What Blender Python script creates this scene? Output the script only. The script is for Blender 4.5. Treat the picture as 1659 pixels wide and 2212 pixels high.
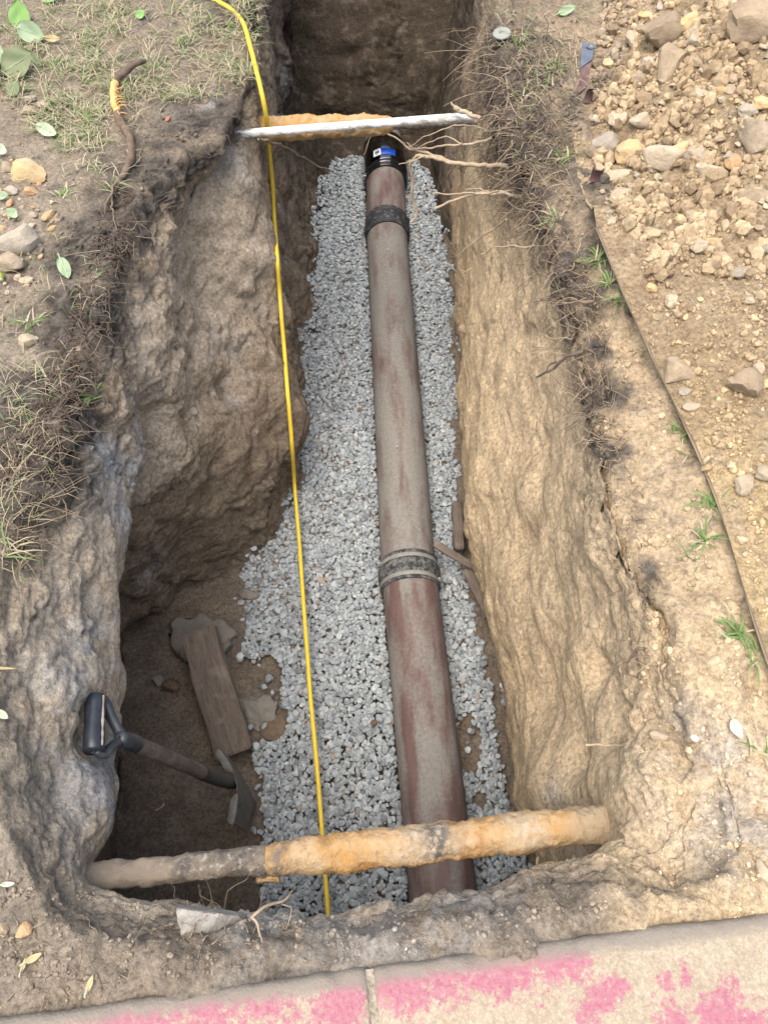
import bpy, bmesh, math, random
import numpy as np
from mathutils import Vector, Matrix
from mathutils.bvhtree import BVHTree

random.seed(7)
RNG = np.random.default_rng(7)
for o in list(bpy.data.objects):
    bpy.data.objects.remove(o, do_unlink=True)
SC = bpy.context.scene
COL = SC.collection
R = math.radians

# ------------------------------------------------------------------ camera
CAM_H = 1.30
PITCH = 57.5
FPX, CXP, CYP = 1662.0, 829.5, 1106.0          # the photograph measured as 1659 x 2212
cam_d = bpy.data.cameras.new('camera')
cam = bpy.data.objects.new('camera', cam_d)
COL.objects.link(cam)
cam.location = (0, 0, CAM_H)
cam.rotation_euler = (R(90 - PITCH), 0, 0)
cam_d.sensor_fit = 'VERTICAL'
cam_d.sensor_height = 34.6
cam_d.lens = FPX / 2212 * 34.6
cam_d.clip_start = 0.05
cam_d.clip_end = 200
SC.camera = cam

# ------------------------------------------------------------------ sky, sun, exposure
SUN_EL, SUN_AZ = 73.0, -140.0                     # azimuth from +Y, negative to the left
w = bpy.data.worlds.new('World')
SC.world = w
w.use_nodes = True
nt = w.node_tree
bg = nt.nodes['Background']
sky = nt.nodes.new('ShaderNodeTexSky')
sky.sky_type = 'NISHITA'
sky.sun_disc = False
sky.sun_elevation = R(SUN_EL)
sky.sun_rotation = R(SUN_AZ)
sky.air_density = 1.0
sky.dust_density = 5.0
sky.ozone_density = 0.6
nt.links.new(sky.outputs[0], bg.inputs[0])
bg.inputs[1].default_value = 0.11
sl = bpy.data.lights.new('sun', 'SUN')
sl.energy = 1.5
sl.angle = R(75)
sl.color = (1.0, 0.95, 0.88)
so = bpy.data.objects.new('sun', sl)
COL.objects.link(so)
_d = Vector((math.sin(R(SUN_AZ)) * math.cos(R(SUN_EL)), math.cos(R(SUN_AZ)) * math.cos(R(SUN_EL)), math.sin(R(SUN_EL))))
so.rotation_euler = _d.to_track_quat('Z', 'Y').to_euler()
SC.view_settings.view_transform = 'Standard'
SC.view_settings.look = 'None'
SC.view_settings.gamma = 1
SC.view_settings.use_curve_mapping = False
SC.view_settings.exposure = 1.40
SC.cycles.max_bounces = 5
SC.cycles.diffuse_bounces = 4
SC.cycles.glossy_bounces = 2
SC.cycles.transmission_bounces = 2
SC.cycles.caustics_reflective = False
SC.cycles.caustics_refractive = False
SC.render.resolution_x = 767
SC.render.resolution_y = 1024

# ------------------------------------------------------------------ helpers
CP, SP = math.cos(R(PITCH)), math.sin(R(PITCH))


def ray(px, py):
    a, b = px - CXP, CYP - py
    v = np.array([a, FPX * CP + b * SP, -FPX * SP + b * CP])
    return v / np.linalg.norm(v)


def pt(px, py, z):
    """the point at height z seen at this place of the photograph"""
    v = ray(px, py)
    t = (z - CAM_H) / v[2]
    return np.array([v[0] * t, v[1] * t, z])


_perm = np.random.default_rng(3).permutation(256)
_perm = np.concatenate([_perm, _perm, _perm])
_grad = np.random.default_rng(4).normal(size=(256, 3))
_grad /= np.linalg.norm(_grad, axis=1)[:, None]


def perlin(p):
    p = np.asarray(p, float)
    i = np.floor(p).astype(int)
    f = p - i
    i &= 255
    u = f * f * f * (f * (f * 6 - 15) + 10)
    out = 0
    for dx in (0, 1):
        wx = u[:, 0] if dx else 1 - u[:, 0]
        for dy in (0, 1):
            wy = u[:, 1] if dy else 1 - u[:, 1]
            for dz in (0, 1):
                wz = u[:, 2] if dz else 1 - u[:, 2]
                h = _perm[_perm[_perm[(i[:, 0] + dx) & 255] + ((i[:, 1] + dy) & 255)] + ((i[:, 2] + dz) & 255)]
                g = _grad[h]
                d = g[:, 0] * (f[:, 0] - dx) + g[:, 1] * (f[:, 1] - dy) + g[:, 2] * (f[:, 2] - dz)
                out = out + wx * wy * wz * d
    return out * 1.6


def fbm(p, scale, octv=4, gain=0.5, off=0.0):
    p = np.asarray(p, float) * scale + off
    a, s = 1.0, 0.0
    for k in range(octv):
        s = s + a * perlin(p)
        p = p * 2.03 + 17.3
        a *= gain
    return s


def ridged(p, scale, octv=3, gain=0.5, off=0.0):
    p = np.asarray(p, float) * scale + off
    a, s = 1.0, 0.0
    for k in range(octv):
        s = s + a * (1 - np.abs(perlin(p)) * 2)
        p = p * 2.1 + 9.7
        a *= gain
    return s


def worley(p, scale, off=0.0):
    """distance to the nearest seed, gap to the second, and a random value per cell"""
    p = np.asarray(p, float) * scale + off
    i = np.floor(p).astype(int)
    f1 = np.full(len(p), 9.0)
    f2 = np.full(len(p), 9.0)
    rid = np.zeros(len(p))
    for dx in (-1, 0, 1):
        for dy in (-1, 0, 1):
            for dz in (-1, 0, 1):
                c = i + np.array([dx, dy, dz])
                h = _perm[_perm[_perm[c[:, 0] & 255] + (c[:, 1] & 255)] + (c[:, 2] & 255)]
                s = c + 0.5 + _grad[h] * 0.42
                d = ((p - s) ** 2).sum(1)
                nearer = d < f1
                f2 = np.where(nearer, f1, np.minimum(f2, d))
                rid = np.where(nearer, h / 255.0, rid)
                f1 = np.where(nearer, d, f1)
    return np.sqrt(f1), np.sqrt(f2) - np.sqrt(f1), rid


def sstep(a, b, x):
    t = np.clip((x - a) / (b - a), 0, 1)
    return t * t * (3 - 2 * t)


def mesh_np(name, verts, faces, attrs=None, smooth=True):
    """verts (n,3), faces: (m,3) or (m,4) int array, or a list of them"""
    verts = np.asarray(verts, np.float32)
    fl = faces if isinstance(faces, list) else [faces]
    me = bpy.data.meshes.new(name)
    me.vertices.add(len(verts))
    me.vertices.foreach_set('co', verts.ravel())
    idx = np.concatenate([np.asarray(f).ravel() for f in fl]).astype(np.int32)
    cnt = np.concatenate([np.full(len(f), np.asarray(f).shape[1]) for f in fl])
    st = np.concatenate([[0], np.cumsum(cnt)[:-1]]).astype(np.int32)
    me.loops.add(len(idx))
    me.loops.foreach_set('vertex_index', idx)
    me.polygons.add(len(cnt))
    me.polygons.foreach_set('loop_start', st)
    me.polygons.foreach_set('use_smooth', np.full(len(cnt), smooth))
    me.update(calc_edges=True)
    me.validate()
    if attrs:
        for k, v in attrs.items():
            v = np.asarray(v, np.float32)
            if v.ndim == 1:
                a = me.attributes.new(k, 'FLOAT', 'POINT')
                a.data.foreach_set('value', v)
            else:
                a = me.attributes.new(k, 'FLOAT_COLOR', 'POINT')
                c = np.ones((len(v), 4), np.float32)
                c[:, :3] = v[:, :3]
                a.data.foreach_set('color', c.ravel())
    return me


def link(name, me, mat, parent=None, loc=None, rot=None, scale=None):
    o = bpy.data.objects.new(name, me)
    COL.objects.link(o)
    if mat is not None:
        if len(me.materials) == 0:
            me.materials.append(mat)
    if loc is not None:
        o.location = loc
    if rot is not None:
        o.rotation_euler = rot
    if scale is not None:
        o.scale = scale
    if parent is not None:
        o.parent = parent
    return o


def tag(o, label=None, cat=None, group=None, kind=None):
    if label:
        o['label'] = label
    if cat:
        o['category'] = cat
    if group:
        o['group'] = group
    if kind:
        o['kind'] = kind
    return o


def empty(name, loc=(0, 0, 0)):
    o = bpy.data.objects.new(name, None)
    o.empty_display_size = 0.05
    o.location = loc
    COL.objects.link(o)
    return o


def grid_faces(n, m, wrap_n=False, wrap_m=False, flip=False):
    """index (i, j) -> i*m + j"""
    a = np.arange(n if wrap_n else n - 1)
    b = np.arange(m if wrap_m else m - 1)
    i, j = np.meshgrid(a, b, indexing='ij')
    i2, j2 = (i + 1) % n, (j + 1) % m
    q = np.stack([i * m + j, i2 * m + j, i2 * m + j2, i * m + j2], -1).reshape(-1, 4)
    return q[:, ::-1] if flip else q


def resample(P, n):
    P = np.asarray(P, float)
    # catmull-rom through the points, evenly spaced
    Q = np.vstack([2 * P[0] - P[1], P, 2 * P[-1] - P[-2]])
    out = []
    for k in range(len(P) - 1):
        p0, p1, p2, p3 = Q[k:k + 4]
        t = np.linspace(0, 1, 24, endpoint=False)[:, None]
        out.append(0.5 * (2 * p1 + (p2 - p0) * t + (2 * p0 - 5 * p1 + 4 * p2 - p3) * t ** 2 + (3 * p1 - p0 - 3 * p2 + p3) * t ** 3))
    out.append(P[-1:])
    D = np.vstack(out)
    s = np.concatenate([[0], np.cumsum(np.linalg.norm(np.diff(D[:, :3], axis=0), axis=1))])
    u = np.linspace(0, s[-1], n)
    return np.stack([np.interp(u, s, D[:, c]) for c in range(D.shape[1])], 1)


def frames(P):
    T = np.gradient(P, axis=0)
    T /= np.linalg.norm(T, axis=1)[:, None] + 1e-12
    up = np.array([0, 0, 1.0])
    if abs(T[0] @ up) > 0.9:
        up = np.array([1.0, 0, 0])
    A = np.zeros_like(P)
    a = np.cross(up, T[0])
    a /= np.linalg.norm(a)
    for k in range(len(P)):
        a = a - (a @ T[k]) * T[k]
        a /= np.linalg.norm(a) + 1e-12
        A[k] = a
    return T, A, np.cross(T, A)


def tube(P, rad, sides=8, cap=True, wob=0.0, wscale=8.0, squash=1.0):
    """a tube along P (n,3); rad is a number or one per point -> verts, [faces]"""
    P = np.asarray(P, float)
    n = len(P)
    rad = np.broadcast_to(np.asarray(rad, float), (n,))
    T, A, B = frames(P)
    th = np.linspace(0, 2 * np.pi, sides, endpoint=False)
    ring = np.cos(th)[None, :, None] * A[:, None, :] + np.sin(th)[None, :, None] * B[:, None, :] * squash
    V = P[:, None, :] + ring * rad[:, None, None]
    if wob:
        nv = fbm(V.reshape(-1, 3), wscale, 3).reshape(n, sides)
        V = V + ring * (nv * wob)[..., None] * rad[:, None, None]
    V = V.reshape(-1, 3)
    F = [grid_faces(n, sides, wrap_m=True, flip=True)]
    if cap:
        V = np.vstack([V, P[0], P[-1]])
        c0, c1 = n * sides, n * sides + 1
        j = np.arange(sides)
        F.append(np.stack([np.full(sides, c0), j, (j + 1) % sides], 1))
        b = (n - 1) * sides
        F.append(np.stack([np.full(sides, c1), b + (j + 1) % sides, b + j], 1))
    return V, F


def lathe(prof, p0, d, sides=64, wob=0.0, wscale=10.0):
    """prof: list of (s along axis, radius)"""
    p0 = np.asarray(p0, float)
    d = np.asarray(d, float)
    d = d / np.linalg.norm(d)
    up = np.array([0, 0, 1.0])
    A = np.cross(up, d)
    A /= np.linalg.norm(A)
    B = np.cross(d, A)
    th = np.linspace(0, 2 * np.pi, sides, endpoint=False)
    ring = np.cos(th)[:, None] * A + np.sin(th)[:, None] * B
    pr = np.asarray(prof, float)
    V = p0 + pr[:, 0][:, None, None] * d + ring[None] * pr[:, 1][:, None, None]
    if wob:
        nv = fbm(V.reshape(-1, 3), wscale, 3).reshape(len(pr), sides)
        V = V + ring[None] * (nv * wob)[..., None]
    return V.reshape(-1, 3), [grid_faces(len(pr), sides, wrap_m=True, flip=True)]


class Bag:
    """collects many pieces into one mesh, with one random value per piece"""
    def __init__(self):
        self.v, self.f3, self.f4, self.n, self.a = [], [], [], 0, []

    def add(self, V, F, val=None):
        V = np.asarray(V)
        for f in (F if isinstance(F, list) else [F]):
            f = np.asarray(f)
            (self.f3 if f.shape[1] == 3 else self.f4).append(f + self.n)
        self.v.append(V)
        val = random.random() if val is None else val
        self.a.append(np.full(len(V), val) if np.isscalar(val) else np.asarray(val))
        self.n += len(V)

    def mesh(self, name, smooth=True):
        F = []
        if self.f3:
            F.append(np.vstack(self.f3))
        if self.f4:
            F.append(np.vstack(self.f4))
        return mesh_np(name, np.vstack(self.v), F, {'rnd': np.concatenate(self.a)}, smooth)


def box_bm(sx, sy, sz, bev=0.004, seg=2):
    bm = bmesh.new()
    bmesh.ops.create_cube(bm, size=1)
    bmesh.ops.scale(bm, vec=(sx, sy, sz), verts=bm.verts)
    if bev:
        bmesh.ops.bevel(bm, geom=bm.edges[:], offset=bev, segments=seg, affect='EDGES')
    return bm


def bm_mesh(bm, name, smooth=False):
    me = bpy.data.meshes.new(name)
    bm.to_mesh(me)
    bm.free()
    me.polygons.foreach_set('use_smooth', np.full(len(me.polygons), smooth))
    return me


def ico(sub):
    bm = bmesh.new()
    bmesh.ops.create_icosphere(bm, subdivisions=sub, radius=1)
    V = np.array([v.co[:] for v in bm.verts])
    F = np.array([[v.index for v in f.verts] for f in bm.faces])
    bm.free()
    return V, F


ICO = {k: ico(k) for k in (1, 2, 3, 4)}


def rock_np(seed, sub=2, cuts=9, lo=0.5, hi=0.88, rough=0.06, rs=2.0, aniso=(1, .8, .6)):
    g = np.random.default_rng(seed)
    V, F = ICO[sub]
    V = V.copy()
    for k in range(cuts):
        n = g.normal(size=3)
        n /= np.linalg.norm(n)
        d = g.uniform(lo, hi)
        e = np.maximum(0, V @ n - d)
        V -= (e * 0.94)[:, None] * n
    nv = fbm(V + seed * 3.1, rs, 3)
    V *= (1 + rough * nv)[:, None]
    V *= np.array(aniso)
    V /= np.abs(V).max()
    return V, F


# ------------------------------------------------------------------ materials
def new_mat(name):
    m = bpy.data.materials.new(name)
    m.use_nodes = True
    t = m.node_tree
    for nd in list(t.nodes):
        t.nodes.remove(nd)
    out = t.nodes.new('ShaderNodeOutputMaterial')
    b = t.nodes.new('ShaderNodeBsdfPrincipled')
    t.links.new(b.outputs[0], out.inputs[0])
    return m, t, b


class NT:
    def __init__(self, t):
        self.t = t
        tc = t.nodes.new('ShaderNodeTexCoord')
        self.obj = tc.outputs['Object']
        self.pos = t.nodes.new('ShaderNodeNewGeometry').outputs['Position']

    def val(self, x, inp):
        if hasattr(x, 'is_output'):
            self.t.links.new(x, inp)
        else:
            inp.default_value = x

    def noise(self, scale, det=4, rough=0.55, vec=None, dist=0.0, out=0):
        n = self.t.nodes.new('ShaderNodeTexNoise')
        n.inputs['Scale'].default_value = scale
        n.inputs['Detail'].default_value = det
        n.inputs['Roughness'].default_value = rough
        n.inputs['Distortion'].default_value = dist
        self.t.links.new(vec if vec is not None else self.pos, n.inputs['Vector'])
        return n.outputs[out]

    def vor(self, scale, feat='F1', vec=None, out='Distance', rnd=1.0):
        n = self.t.nodes.new('ShaderNodeTexVoronoi')
        n.feature = feat
        n.inputs['Scale'].default_value = scale
        n.inputs['Randomness'].default_value = rnd
        self.t.links.new(vec if vec is not None else self.pos, n.inputs['Vector'])
        return n.outputs[out]

    def mapping(self, vec, scale=(1, 1, 1), rot=(0, 0, 0), loc=(0, 0, 0)):
        n = self.t.nodes.new('ShaderNodeMapping')
        n.inputs['Scale'].default_value = scale
        n.inputs['Rotation'].default_value = rot
        n.inputs['Location'].default_value = loc
        self.t.links.new(vec, n.inputs['Vector'])
        return n.outputs[0]

    def ramp(self, fac, stops, interp='LINEAR'):
        n = self.t.nodes.new('ShaderNodeValToRGB')
        cr = n.color_ramp
        cr.interpolation = interp
        while len(cr.elements) < len(stops):
            cr.elements.new(0.5)
        for e, (p, c) in zip(cr.elements, stops):
            e.position = p
            e.color = (c, c, c, 1) if np.isscalar(c) else (*c, 1)
        self.t.links.new(fac, n.inputs[0])
        return n.outputs[0]

    def mix(self, fac, a, b, mode='MIX'):
        n = self.t.nodes.new('ShaderNodeMix')
        n.data_type = 'RGBA'
        n.blend_type = mode
        self.val(fac, n.inputs[0])
        for x, k in ((a, 6), (b, 7)):
            if hasattr(x, 'is_output'):
                self.t.links.new(x, n.inputs[k])
            else:
                n.inputs[k].default_value = (*x, 1) if not np.isscalar(x) else (x, x, x, 1)
        return n.outputs[2]

    def math(self, op, a, b=0.0, c=0.0, clamp=False):
        n = self.t.nodes.new('ShaderNodeMath')
        n.operation = op
        n.use_clamp = clamp
        self.val(a, n.inputs[0])
        self.val(b, n.inputs[1])
        self.val(c, n.inputs[2])
        return n.outputs[0]

    def attr(self, name, out='Fac'):
        n = self.t.nodes.new('ShaderNodeAttribute')
        n.attribute_name = name
        return n.outputs[out]

    def objrand(self):
        return self.t.nodes.new('ShaderNodeObjectInfo').outputs['Random']

    def bump(self, h, strength=0.4, dist=0.01, prev=None):
        n = self.t.nodes.new('ShaderNodeBump')
        n.inputs['Strength'].default_value = strength
        n.inputs['Distance'].default_value = dist
        self.t.links.new(h, n.inputs['Height'])
        if prev is not None:
            self.t.links.new(prev, n.inputs['Normal'])
        return n.outputs[0]


def simple_mat(name, c1, c2, scale=20, rough=0.8, bump=0.3, bdist=0.004, rnd=None, det=5, metal=0.0, spec=0.3, rndattr=True):
    """two-colour noise; with rnd=(a,b) brightness varies per piece or object"""
    m, t, b = new_mat(name)
    N = NT(t)
    f = N.ramp(N.noise(scale, det, 0.6), [(0.32, 0.0), (0.68, 1.0)])
    c = N.mix(f, c1, c2)
    if rnd:
        r = N.attr('rnd') if rndattr else N.objrand()
        k = N.math('MULTIPLY_ADD', r, rnd[1] - rnd[0], rnd[0])
        c = N.mix(1.0, c, k, 'MULTIPLY')
    t.links.new(c, b.inputs['Base Color'])
    b.inputs['Roughness'].default_value = rough
    b.inputs['Metallic'].default_value = metal
    b.inputs['Specular IOR Level'].default_value = spec
    if bump:
        t.links.new(N.bump(N.noise(scale * 3, 5, 0.65), bump, bdist), b.inputs['Normal'])
    return m


def soil_mat():
    m, t, b = new_mat('soil')
    N = NT(t)
    c = N.attr('col', 'Color')
    fine = N.noise(95, 5, 0.78)
    sp = N.vor(190, out='Distance')
    gr = N.math('MULTIPLY', N.ramp(sp, [(0.10, 1), (0.2, 0)]), N.ramp(fine, [(0.52, 0), (0.6, 1)]))
    c = N.mix(N.math('MULTIPLY', gr, 0.5), c, (0.50, 0.45, 0.36))
    c = N.mix(1.0, c, N.ramp(fine, [(0.34, 0.52), (0.5, 1.0), (0.66, 1.42)]), 'MULTIPLY')
    t.links.new(c, b.inputs['Base Color'])
    b.inputs['Roughness'].default_value = 0.93
    b.inputs['Specular IOR Level'].default_value = 0.15
    t.links.new(N.bump(N.noise(85, 5, 0.8), 0.8, 0.012), b.inputs['Normal'])
    return m


M = {}
M['soil'] = soil_mat()


def spoil_mat():
    m, t, b = new_mat('spoil_soil')
    N = NT(t)
    c = N.attr('col', 'Color')
    fine = N.noise(85, 4, 0.72)
    gr = N.math('MULTIPLY', N.ramp(N.vor(150), [(0.12, 1), (0.24, 0)]), N.ramp(fine, [(0.48, 0), (0.58, 1)]))
    c = N.mix(N.math('MULTIPLY', gr, 0.55), c, (0.55, 0.46, 0.33))
    c = N.mix(1.0, c, N.ramp(fine, [(0.34, 0.58), (0.5, 1.0), (0.66, 1.34)]), 'MULTIPLY')
    t.links.new(c, b.inputs['Base Color'])
    b.inputs['Roughness'].default_value = 0.95
    b.inputs['Specular IOR Level'].default_value = 0.12
    t.links.new(N.bump(N.noise(60, 5, 0.76), 1.0, 0.018), b.inputs['Normal'])
    return m


M['spoil'] = spoil_mat()


def gravel_mat():
    m, t, b = new_mat('gravel_stone')
    N = NT(t)
    r = N.attr('rnd')
    c = N.ramp(r, [(0.0, (0.165, 0.180, 0.187)), (0.12, (0.23, 0.255, 0.266)), (0.30, (0.27, 0.299, 0.31)), (0.55, (0.295, 0.325, 0.335)),
                   (0.80, (0.345, 0.372, 0.378)), (0.97, (0.42, 0.445, 0.448)), (0.982, (0.33, 0.31, 0.275)), (0.994, (0.26, 0.19, 0.13)), (1.0, (0.3, 0.32, 0.29))])
    v = N.noise(60, 3, 0.65)
    c = N.mix(1.0, c, N.ramp(v, [(0.25, 0.78), (0.5, 1.0), (0.75, 1.14)]), 'MULTIPLY')
    vein = N.ramp(N.noise(32, 2, 0.5, dist=2.5), [(0.485, 0), (0.50, 1), (0.515, 0)])
    c = N.mix(N.math('MULTIPLY', vein, 0.22), c, (0.42, 0.44, 0.445))
    t.links.new(c, b.inputs['Base Color'])
    b.inputs['Roughness'].default_value = 0.82
    b.inputs['Specular IOR Level'].default_value = 0.3
    t.links.new(N.bump(N.noise(240, 2, 0.65), 0.25, 0.003), b.inputs['Normal'])
    return m


M['gravel'] = gravel_mat()

# ------------------------------------------------------------------ the ground with its excavation
# Four lines run along each side of the trench: rim, break of slope, lower wall, toe.  They were
# measured in the photograph with an assumed height and become points of the real place.


def curve(pts_, extra=()):
    P = [pt(*p) for p in pts_] + [np.array(e, float) for e in extra]
    P = np.array(sorted(P, key=lambda q: q[1]))
    return P


LZ = [
    curve([(120, 1915, -.02), (40, 1760, -.02), (0, 1550, -.02), (5, 1350, -.02), (40, 1200, -.02), (90, 1080, -.02), (140, 960, -.02),
           (190, 830, -.02), (222, 720, -.02), (245, 620, -.02), (275, 520, -.02), (340, 425, -.03), (430, 350, -.04), (495, 300, -.04),
           (525, 230, -.03), (548, 120, -.02), (540, 0, -.02)], [(-.50, 3.6, -.02), (-.52, 5.9, -.02)]),
    curve([(195, 1850, -.26), (258, 1760, -.33), (246, 1640, -.34), (262, 1400, -.35), (266, 1260, -.35), (275, 1130, -.35), (325, 960, -.34),
           (385, 830, -.32), (385, 700, -.30), (372, 580, -.28), (385, 480, -.24), (470, 410, -.20), (540, 345, -.16), (570, 240, -.26),
           (590, 120, -.30), (582, 20, -.32)], [(-.44, 3.6, -.35), (-.46, 5.75, -.35)]),
    curve([(200, 1850, -.80), (170, 1640, -.85), (190, 1400, -.85), (215, 1290, -.82), (330, 1190, -.82), (430, 1085, -.80), (545, 1000, -.80),
           (628, 880, -.82), (622, 740, -.80), (585, 590, -.75), (585, 490, -.75), (603, 390, -.78), (615, 300, -.80), (620, 200, -.85), (625, 120, -.9)],
          [(-.42, 4.6, -.85)]),
    curve([(250, 1880, -1.27), (255, 1700, -1.28), (250, 1500, -1.28), (265, 1390, -1.27), (300, 1310, -1.25), (400, 1288, -1.23), (520, 1240, -1.22),
           (600, 1140, -1.22), (640, 1075, -1.22), (652, 900, -1.22), (652, 790, -1.22), (690, 680, -1.22), (664, 605, -1.22), (690, 545, -1.22),
           (690, 450, -1.22), (712, 345, -1.22), (715, 300, -1.22)], [(-.36, 4.55, -1.22)]),
]
RZ = [
    curve([(1480, 1880, -.10), (1470, 1760, -.08), (1450, 1620, -.06), (1460, 1500, -.04), (1445, 1400, -.03), (1405, 1260, -.02), (1355, 1120, -.02),
           (1305, 980, -.02), (1283, 860, -.02), (1276, 760, -.02), (1242, 640, -.02), (1200, 520, -.02), (1150, 400, -.02), (1098, 250, -.02),
           (1080, 120, -.02), (1066, 0, -.02)], [(.46, 3.8, -.02), (.50, 5.9, -.02)]),
    curve([(1300, 1830, -.30), (1286, 1720, -.30), (1282, 1600, -.30), (1290, 1450, -.30), (1265, 1300, -.30), (1240, 1150, -.30), (1220, 1000, -.30),
           (1205, 880, -.30), (1182, 760, -.30), (1150, 640, -.30), (1112, 520, -.30), (1072, 400, -.28), (1034, 250, -.26), (1028, 60, -.30)],
          [(.40, 3.6, -.32), (.45, 5.75, -.35)]),
    curve([(1175, 1850, -.85), (1140, 1760, -.86), (1122, 1680, -.86), (1108, 1560, -.86), (1086, 1420, -.86), (1056, 1270, -.88), (1004, 1080, -.88),
           (1006, 900, -.85), (1002, 720, -.85), (985, 560, -.85), (975, 450, -.85), (962, 300, -.85), (955, 150, -.9)], [(.42, 4.6, -.85)]),
    curve([(1225, 1890, -1.26), (1165, 1780, -1.26), (1140, 1660, -1.26), (1128, 1560, -1.25), (1110, 1450, -1.25), (1088, 1330, -1.24), (1040, 1200, -1.24),
           (1012, 1050, -1.24), (1012, 850, -1.24), (1005, 700, -1.24), (988, 560, -1.24), (955, 470, -1.24), (932, 380, -1.24), (920, 300, -1.24)],
          [(.34, 4.55, -1.24)]),
]
# front: rim line left to right, then the wall below it
FRONT0 = np.array([pt(*p) for p in [(120, 1975, -.03), (300, 2020, -.05), (400, 2018, -.06), (560, 2004, -.06), (700, 2000, -.06), (830, 1992, -.06),
                                    (960, 1984, -.06), (1080, 1960, -.06), (1200, 1905, -.07), (1300, 1890, -.09), (1480, 1900, -.08)]])
FRONT1 = np.array([pt(*p) for p in [(200, 1930, -.28), (330, 1985, -.28), (450, 1985, -.28), (560, 1992, -.22), (640, 1987, -.20), (800, 1976, -.20), (900, 1974, -.20),
                                    (1040, 1963, -.20), (1110, 1930, -.22), (1200, 1880, -.28), (1350, 1870, -.30)]])
BACKY = [5.75, 5.02, 4.36, 4.15]
nL, nB, nR, nF = 560, 60, 560, 150


def side(C, y0, y1, n):
    Y = np.linspace(y0, y1, n)
    return np.stack([np.interp(Y, C[:, 1], C[:, 0]), Y, np.interp(Y, C[:, 1], C[:, 2])], 1)


def gsm(P, s):
    """smooth a closed loop"""
    k = np.arange(-int(3 * s) - 1, int(3 * s) + 2)
    wgt = np.exp(-0.5 * (k / s) ** 2)
    wgt /= wgt.sum()
    out = np.zeros_like(P)
    for kk, ww in zip(k, wgt):
        out += ww * np.roll(P, kk, axis=0)
    return out


def loop(r):
    Fc = FRONT0 if r == 0 else FRONT1
    xl, xr = Fc[0, 0], Fc[-1, 0]
    dz = 0.0
    Lc, Rc = LZ[r], RZ[r]
    fy = lambda x: np.interp(x, Fc[:, 0], Fc[:, 1]) - (0.0 if r < 2 else (0.05 if r == 2 else 0.08))
    # start height of both sides
    y0l = max(fy(xl), Fc[0, 1] - .1) if r == 0 else fy(xl)
    y0r = fy(xr)
    A = side(Lc, y0l, BACKY[r], nL)
    C = side(Rc, y0r, BACKY[r], nR)[::-1]
    t = np.linspace(0, 1, nB + 2)[1:-1, None]
    Bk = A[-1] * (1 - t) + C[0] * t
    t = np.linspace(0, 1, nF + 2)[1:-1]
    x = C[-1, 0] * (1 - t) + A[0, 0] * t
    yy = C[-1, 1] * (1 - t) + A[0, 1] * t
    inner = np.sin(np.pi * t) ** .3
    yy = yy * (1 - inner) + np.interp(x, Fc[:, 0], Fc[:, 1]) * inner
    if r >= 2:
        yy -= (0.05 if r == 2 else 0.08)
    zz = C[-1, 2] * (1 - t) + A[0, 2] * t
    if r < 2:
        zz = zz * (1 - inner) + np.interp(x, Fc[:, 0], Fc[:, 2]) * inner
    P = np.vstack([A, Bk, C, np.stack([x, yy, zz], 1)])
    return gsm(P, 5.0)


R0, R1, R2, R3 = (loop(r) for r in range(4))
NLOOP = len(R0)
Tn = np.roll(gsm(R0, 20), -1, 0) - np.roll(gsm(R0, 20), 1, 0)
out2 = np.stack([-Tn[:, 1], Tn[:, 0]], 1)
out2 /= np.linalg.norm(out2, axis=1)[:, None]
out2 = gsm(out2, 15)
out2 /= np.linalg.norm(out2, axis=1)[:, None]
cen = np.array([-0.05, 2.0])
away = R0[:, :2] - cen
away /= np.linalg.norm(away, axis=1)[:, None]


def off(d, z=0.0, mixa=0.0):
    dirv = out2 * (1 - mixa) + away * mixa
    return np.concatenate([R0[:, :2] + dirv * d, np.full((NLOOP, 1), z)], 1)


def radial(A, B, C, D, n):
    """catmull-rom from B to C, n samples without the last"""
    t = np.linspace(0, 1, n, endpoint=False)[:, None, None]
    return 0.5 * (2 * B + (C - A) * t + (2 * A - 5 * B + 4 * C - D) * t ** 2 + (3 * B - A - 3 * C + D) * t ** 3)


Cen = np.stack([np.interp(R3[:, 1], [0, 3.5], [0.15, 0.0]), np.clip(R3[:, 1], 0.25, 3.9), np.full(NLOOP, -1.29)], 1)
O1 = off(0.06, 0.0, 0.0)
O2 = off(0.62, 0.0, 0.4)
rows = [off(30, 0, 1)[None], off(10, 0, 1)[None], off(5, 0, 1)[None], off(3, 0, 1)[None], off(1.9, 0, .9)[None], off(1.3, 0, .7)[None], off(.9, 0, .55)[None]]
t = np.linspace(0, 1, 52, endpoint=False)[:, None, None]
rows.append(O2 * (1 - t) + O1 * t)
rows.append(radial(O2 * .2 + O1 * .8, O1, R0, R1, 8))
rows.append(radial(O1, R0, R1, R2, 64))
rows.append(radial(R0, R1, R2, R3, 88))
rows.append(radial(R1, R2, R3, R3 + (R3 - R2) * .4, 58))
t = np.linspace(0, 1, 44)[:, None, None] ** 1.0
rows.append(R3 * (1 - t) + Cen * t)
G = np.vstack(rows)
NR = len(G)
GV = G.reshape(-1, 3)
GF = grid_faces(NR, NLOOP, wrap_m=True)
ringidx = np.repeat(np.arange(NR), NLOOP)
i_rim = 7 + 52 + 8
i_r1, i_r2, i_toe = i_rim + 64, i_rim + 152, i_rim + 210
wallw = np.interp(ringidx, [i_rim - 14, i_rim + 4, i_toe - 8, i_toe + 10], [0, 1, 1, 0])
floorw = np.interp(ringidx, [i_toe - 10, i_toe + 4], [0, 1])
outw = 1 - np.interp(ringidx, [i_rim - 6, i_rim + 6], [0, 1])


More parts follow.
